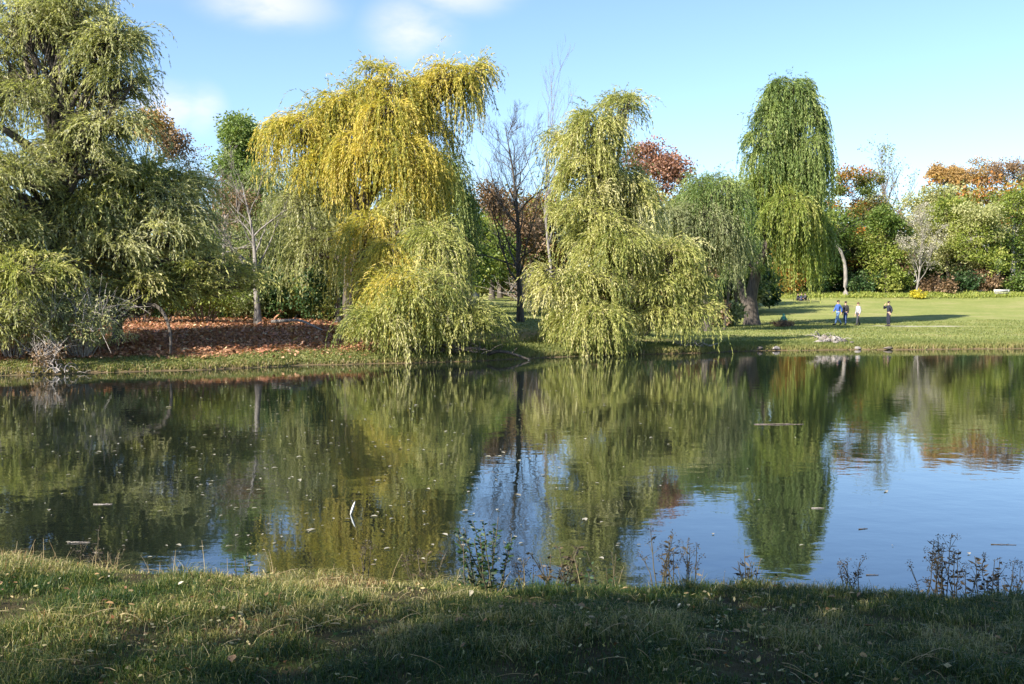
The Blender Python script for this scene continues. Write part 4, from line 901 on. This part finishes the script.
# pale worn path across the meadow behind the people
def path():
    xs = np.linspace(H(868, 74), H(965, 74), 40); c = 73.5 + .6 * np.sin((xs - xs[0]) * .35); w = .5 + .12 * np.sin(xs * 2)
    w = w * np.clip(np.minimum((xs - xs[0]) / 1, (xs[-1] - xs) / 1), .05, 1)
    A = np.stack([xs, c - w, height(xs, c - w) + .012], 1); B = np.stack([xs, c + w, height(xs, c + w) + .012], 1)
    Vv = np.concatenate([A, B]); i = np.arange(39)
    o = mesh_obj('path', Vv, np.stack([i, i + 1, i + 41, i + 40], 1), plain_mat('worn_earth', (.46, .42, .33), (.34, .31, .22), 1, 3)); tag(o, kind='structure')
path()

# ------------------------------------------------------------------ people
def skin_mesh(joints, edges, radii, sub=1):
    me = bpy.data.meshes.new('tmp'); me.from_pydata(joints, edges, []); o = bpy.data.objects.new('tmp', me); COL.objects.link(o)
    m = o.modifiers.new('s', 'SKIN'); m.use_smooth_shade = True
    sv = me.skin_vertices[0].data
    for i, r in enumerate(radii): sv[i].radius = (r if isinstance(r, tuple) else (r, r)); sv[i].use_root = (i == 0)
    if sub: o.modifiers.new('u', 'SUBSURF').levels = sub; o.modifiers['u'].render_levels = sub
    dg = bpy.context.evaluated_depsgraph_get(); ev = o.evaluated_get(dg); r = bpy.data.meshes.new_from_object(ev)
    bpy.data.objects.remove(o); bpy.data.meshes.remove(me); return r
def ell(c, r, nu=12, nv=8):
    u = np.linspace(0, 2 * math.pi, nu, endpoint=False); v = np.linspace(.1, math.pi - .1, nv); U, Q = np.meshgrid(u, v)
    P = np.stack([np.cos(U) * np.sin(Q), np.sin(U) * np.sin(Q), np.cos(Q)], -1).reshape(-1, 3) * np.array(r) + np.array(c)
    i = np.arange(nv - 1)[:, None] * nu; j = np.arange(nu)[None]; F = np.stack([i + j, i + nu + j, i + nu + (j + 1) % nu, i + (j + 1) % nu], -1).reshape(-1, 4)
    return P, [F, np.array([list(range(nu))]), np.array([list(range(nu * nv - 1, nu * nv - nu - 1, -1))])]
skinm = plain_mat('skin', (.50, .30, .21), (.44, .26, .18), .6)
def cloth(name, c): return plain_mat(name, c, tuple(x * .8 for x in c), .9, 12)
def person(label, px, D, hgt, rz, top, bottom, hair, pose, seed=0, group=None, bag=None, skirted=False):
    """faces -y before rotation; pose: dict of joint offsets"""
    x = H(px, D); z = float(height(x, D)); root = empty('person', (x, D, z), label, 'person', group, rz)
    k = hgt / 1.75
    J = dict(pelvis=(0, 0, .95), waist=(0, 0, 1.08), chest=(0, 0, 1.32), neck=(0, 0, 1.48), head0=(0, -.01, 1.56), head=(0, -.02, 1.66),
             shl=(.17, 0, 1.42), ell=(.23, .03, 1.13), wrl=(.22, -.06, .88), hal=(.22, -.09, .80),
             shr=(-.17, 0, 1.42), elr=(-.23, .03, 1.13), wrr=(-.22, -.06, .88), har=(-.22, -.09, .80),
             hil=(.09, 0, .92), knl=(.10, -.02, .50), anl=(.10, .02, .09), tol=(.11, -.14, .04),
             hir=(-.09, 0, .92), knr=(-.10, -.02, .50), anr=(-.10, .02, .09), tor=(-.11, -.14, .04))
    J.update(pose); J = {a: tuple(np.array(b) * k) for a, b in J.items()}
    RR = dict(pelvis=(.13, .10), waist=(.12, .09), chest=(.145, .10), neck=.055, head0=.06, head=(.085, .10), shl=.06, ell=.042, wrl=.028, hal=.03, shr=.06, elr=.042, wrr=.028, har=.03,
              hil=.085, knl=.058, anl=.04, tol=.036, hir=.085, knr=.058, anr=.04, tor=.036)
    E = [('pelvis', 'waist'), ('waist', 'chest'), ('chest', 'neck'), ('neck', 'head0'), ('head0', 'head'), ('chest', 'shl'), ('shl', 'ell'), ('ell', 'wrl'), ('wrl', 'hal'), ('chest', 'shr'), ('shr', 'elr'), ('elr', 'wrr'), ('wrr', 'har'),
         ('pelvis', 'hil'), ('hil', 'knl'), ('knl', 'anl'), ('anl', 'tol'), ('pelvis', 'hir'), ('hir', 'knr'), ('knr', 'anr'), ('anr', 'tor')]
    def build(names, grow, mat, nm, sub=1, root0=None):
        ks = [n_ for n_ in J if n_ in names]; 
        if root0: ks.remove(root0); ks.insert(0, root0)
        id_ = {n_: i for i, n_ in enumerate(ks)}; ed = [(id_[a], id_[b]) for a, b in E if a in id_ and b in id_]
        rr = []
        for n_ in ks:
            r_ = RR[n_]; g = grow * k; rr.append(tuple(q * k + g for q in r_) if isinstance(r_, tuple) else r_ * k + g)
        me = skin_mesh([J[n_] for n_ in ks], ed, rr, sub); me.name = nm; me.materials.clear(); me.materials.append(mat)
        return me
    body = build(list(J), 0, skinm, 'body', 1, 'pelvis')
    # fingers, nose and ears join the body mesh
    tb = Tubes()
    for s in 'lr':
        h_ = np.array(J['ha' + s]); w_ = np.array(J['wr' + s]); d = h_ - w_; d /= np.linalg.norm(d) + 1e-9; sd = np.cross(d, (0, 1, 0)); sd /= np.linalg.norm(sd) + 1e-9; pn = np.cross(d, sd)
        for q, (o_, l_) in enumerate([(-.028, .065), (-.010, .078), (.010, .073), (.028, .058)]):
            p0 = h_ + sd * o_ * k; tb.add(np.array([p0, p0 + d * l_ * .5 * k, p0 + d * l_ * .9 * k + pn * .02 * k]), np.array([.009, .008, .006]) * k, 5)
        tb.add(np.array([h_ - sd * .02 * k - d * .02 * k, h_ - sd * .05 * k + d * .02 * k, h_ - sd * .055 * k + d * .05 * k]), np.array([.011, .009, .007]) * k, 5)
    hd = np.array(J['head']); f = np.array([0, -1, 0.])
    tb.add(np.array([hd + f * .085 * k + np.array([0, 0, .01]) * k, hd + f * .115 * k + np.array([0, 0, -.02]) * k]), np.array([.008, .015]) * k, 5)
    for s in (-1, 1): tb.add(np.array([hd + np.array([s * .082, .0, -.03]) * k, hd + np.array([s * .09, .01, .02]) * k]), np.array([.012, .016]) * k, 5)
    bm_v = [v.co[:] for v in body.vertices]; bm_f = [list(p.vertices) for p in body.polygons]
    o0 = len(bm_v); bm_v += [tuple(q) for q in np.concatenate(tb.V)]; bm_f += [[i + o0 for i in f_] for f_ in np.concatenate(tb.F).tolist()] + [[i + o0 for i in f_] for f_ in np.concatenate(tb.C).tolist()]
    me = bpy.data.meshes.new('body'); me.from_pydata(bm_v, [], bm_f); me.materials.append(skinm); me.polygons.foreach_set('use_smooth', [True] * len(me.polygons))
    def add(nm, me_): o_ = bpy.data.objects.new(nm, me_); COL.objects.link(o_); o_.parent = root; return o_
    add('body', me)
    add('jacket', build(['pelvis', 'waist', 'chest', 'neck', 'shl', 'ell', 'wrl', 'shr', 'elr', 'wrr'], .028, top, 'jacket', 1, 'chest'))
    add('trousers', build(['pelvis', 'waist', 'hil', 'knl', 'anl', 'hir', 'knr', 'anr'], .02, bottom, 'trousers', 1, 'pelvis'))
    for s in 'lr':
        a, t = np.array(J['an' + s]), np.array(J['to' + s]); tb2 = Tubes(); tb2.add(np.array([a + (a - t) * .35 + np.array([0, 0, -.04]) * k, a + np.array([0, 0, -.02]) * k, t, t + (t - a) * .35]), np.array([.035, .052, .048, .03]) * k, 8)
        tb2.build('shoe', cloth('shoe_leather', (.03, .028, .028)), root)
    P, F = ell(hd + np.array([0, .018, .035]) * k, np.array([.098, .108, .098]) * k); mesh_obj('hair', P, F, hair, root, smooth=True)
    dk = plain_mat('eye', (.02, .015, .01), None, .4)
    for s in (-1, 1):
        P, F = ell(hd + np.array([s * .032, -.092, .012]) * k, np.array([.012, .008, .008]) * k, 8, 5); mesh_obj('eye', P, F, dk, root)
    P, F = ell(hd + np.array([0, -.094, -.045]) * k, np.array([.025, .008, .007]) * k, 8, 5); mesh_obj('mouth', P, F, plain_mat('lips', (.35, .12, .10)), root)
    if bag is not None:
        c = np.array([0, .17, 1.22]) * k; P, F = ell(c, np.array([.15, .09, .2]) * k, 12, 8); mesh_obj('backpack', P, F, bag, root, smooth=True)
    return root
blue = cloth('jacket_royal_blue', (.04, .10, .34)); jean = cloth('jeans_light_blue', (.20, .32, .52)); navy = cloth('coat_navy_black', (.016, .018, .035)); blk = cloth('cloth_black', (.018, .018, .02))
dkj = cloth('jeans_dark_blue', (.05, .09, .20)); gry = cloth('jacket_pale_grey', (.36, .35, .36)); dkg = cloth('trousers_dark_grey', (.05, .05, .06)); hr = cloth('hair_dark', (.03, .02, .015)); hrb = cloth('hair_brown', (.10, .06, .035))
walk = lambda s: dict(knl=(.09, -.20 * s, .52), anl=(.09, -.30 * s, .12), tol=(.09, -.46 * s if s > 0 else .14, .09), knr=(-.09, .06, .50), anr=(-.09, .34, .15), tor=(-.09, .22, .05),
                       ell=(.24, .14, 1.16), wrl=(.22, .10, .92), hal=(.22, .08, .84), elr=(-.24, -.08, 1.15), wrr=(-.22, -.24, .97), har=(-.22, -.30, .91))
fwd = math.radians(-62)    # heading left and towards the pond
person('person in a bright blue jacket and light blue jeans striding left on the meadow', 838, 73.5, 1.84, math.radians(-70), blue, jean, hr, walk(1), 1)
person('person in a black jacket and dark jeans walking close beside the one in bright blue', 845.5, 74, 1.76, math.radians(-55), blk, dkj, hr, dict(knl=(.1, -.1, .52), anl=(.1, -.12, .1), tol=(.1, -.28, .06), anr=(-.1, .18, .1), tor=(-.1, .04, .05)), 2)
person('person in pale grey jacket and dark trousers walking right of the blue-and-black pair', 858, 73.5, 1.70, math.radians(-70), gry, dkg, hrb, dict(knl=(.09, -.14, .52), anl=(.09, -.18, .1), tol=(.09, -.34, .07), knr=(-.09, .04, .5), anr=(-.09, .24, .12), tor=(-.09, .11, .05)), 3)
person('lone person all in black holding one hand up to the face, rightmost on the meadow', 888.5, 73.5, 1.82, math.radians(-78), navy, navy, hr,
       dict(elr=(-.26, -.22, 1.24), wrr=(-.13, -.26, 1.48), har=(-.10, -.20, 1.56), ell=(.27, .10, 1.14), wrl=(.24, .0, .92), hal=(.24, -.03, .85), anl=(.13, .0, .09), anr=(-.13, .02, .09)), 4, bag=navy)
sit = dict(pelvis=(0, 0, .42), waist=(0, -.02, .56), chest=(0, -.08, .82), neck=(0, -.12, .98), head0=(0, -.13, 1.05), head=(0, -.15, 1.15), shl=(.17, -.08, .92), shr=(-.17, -.08, .92), ell=(.22, -.2, .68), elr=(-.22, -.2, .68), wrl=(.14, -.38, .58), wrr=(-.14, -.38, .58), hal=(.1, -.43, .55), har=(-.1, -.43, .55),
           hil=(.09, 0, .4), hir=(-.09, 0, .4), knl=(.11, -.36, .52), knr=(-.11, -.36, .52), anl=(.11, -.36, .09), anr=(-.11, -.36, .09), tol=(.11, -.52, .04), tor=(-.11, -.52, .04))
squat = {a: (b[0], b[1] + .1, b[2] - (.26 if a[:2] not in ('an', 'to') and a[:2] != 'kn' else 0)) for a, b in sit.items()}
person('person in dark clothes squatting on the grass, leftmost of the far little group', 797.5, 125, 1.7, math.radians(40), navy, blk, hr, squat, 5)
person('person in a dark top squatting close to the leftmost one of the far little group', 801.5, 126, 1.7, math.radians(-60), blk, dkj, hrb, squat, 6)
person('person crouching in a grey-black top beside the standing one of the far little group', 805, 125.5, 1.72, math.radians(-80), dkg, blk, hr, squat, 7)
person('person in black standing at the right end of the far little group', 808, 125, 1.5, math.radians(80), blk, blk, hr, {}, 8)

# ------------------------------------------------------------------ small things
def litter_bin(px, D, label, col):
    x = H(px, D); z = float(height(x, D)); root = empty('litter_bin', (x, D, z), label, 'litter bin')
    m = plain_mat('bin_metal', col, None, .5); tb = Tubes()
    tb.add(np.array([(0, 0, .22), (0, 0, .3), (0, 0, .75), (0, 0, .86)]), np.array([.2, .24, .27, .27]), 14); tb.build('drum', m, root)
    t2 = Tubes(); t2.add(np.array([(0, 0, .86), (0, 0, .9)]), np.array([.30, .29]), 14); t2.build('rim', m, root)
    for s in (-1, 1):
        t3 = Tubes(); t3.add(np.array([(s * .3, 0, -.05), (s * .3, 0, .7)]), .025, 6); t3.build('post', m, root)
litter_bin(475.5, 66, 'small dark round litter bin on the strip of lawn left of the lone bare tree', (.03, .035, .03))
# sack on the grass next to the willow
def sack(px, D):
    x = H(px, D); z = float(height(x, D)); root = empty('sack', (x, D, z), 'small turquoise sack on the grass right of the thick willow trunk', 'sack')
    c = [(0, 0, -.02), (0, 0, .12), (.02, 0, .4), (.0, 0, .62), (.0, 0, .7), (0, 0, .78)]; tb = Tubes(); tb.add(np.array(c), np.array([.22, .3, .29, .17, .07, .13]), 12); tb.build('bag', plain_mat('turquoise_plastic', (.06, .36, .25), (.04, .24, .17), .5, 6, .8), root)
    t2 = Tubes(); t2.add(np.array([(0, 0, .67), (0, 0, .73)]), .085, 8); t2.build('tie', plain_mat('white_cord', (.7, .7, .68)), root)
sack(783.5, 79)
rock('paper_scrap', 'crumpled white paper lying left of the turquoise sack', H(778, 79), 79, float(height(H(778, 79), 79)) + .12, .16, .12, .16, 61, plain_mat('white_paper', (.75, .75, .73), None, .7), 'litter')
def bench(px, D):
    x = H(px, D); z = float(height(x, D)); root = empty('bench', (x, D, z), 'low whitish bench between the two pale trunks at the right edge', 'bench')
    m = plain_mat('white_paint_wood', (.5, .48, .44), (.4, .38, .34), .6); 
    def box(nm, c, s):
        P = np.array([[a, b, d] for a in (-1, 1) for b in (-1, 1) for d in (-1, 1)]) * np.array(s) / 2 + np.array(c)
        mesh_obj(nm, P, np.array([[0, 1, 3, 2], [4, 6, 7, 5], [0, 4, 5, 1], [2, 3, 7, 6], [0, 2, 6, 4], [1, 5, 7, 3]]), m, root)
    box('seat', (0, 0, .47), (2.1, .42, .07)); box('backrest', (0, .24, .78), (2.1, .05, .3))
    for a in (-.9, .9): box('leg', (a, 0, .2), (.1, .36, .46))
    for a in (-.9, .9): box('back_support', (a, .212, .7), (.06, .05, .4))
bench(1002, 131)
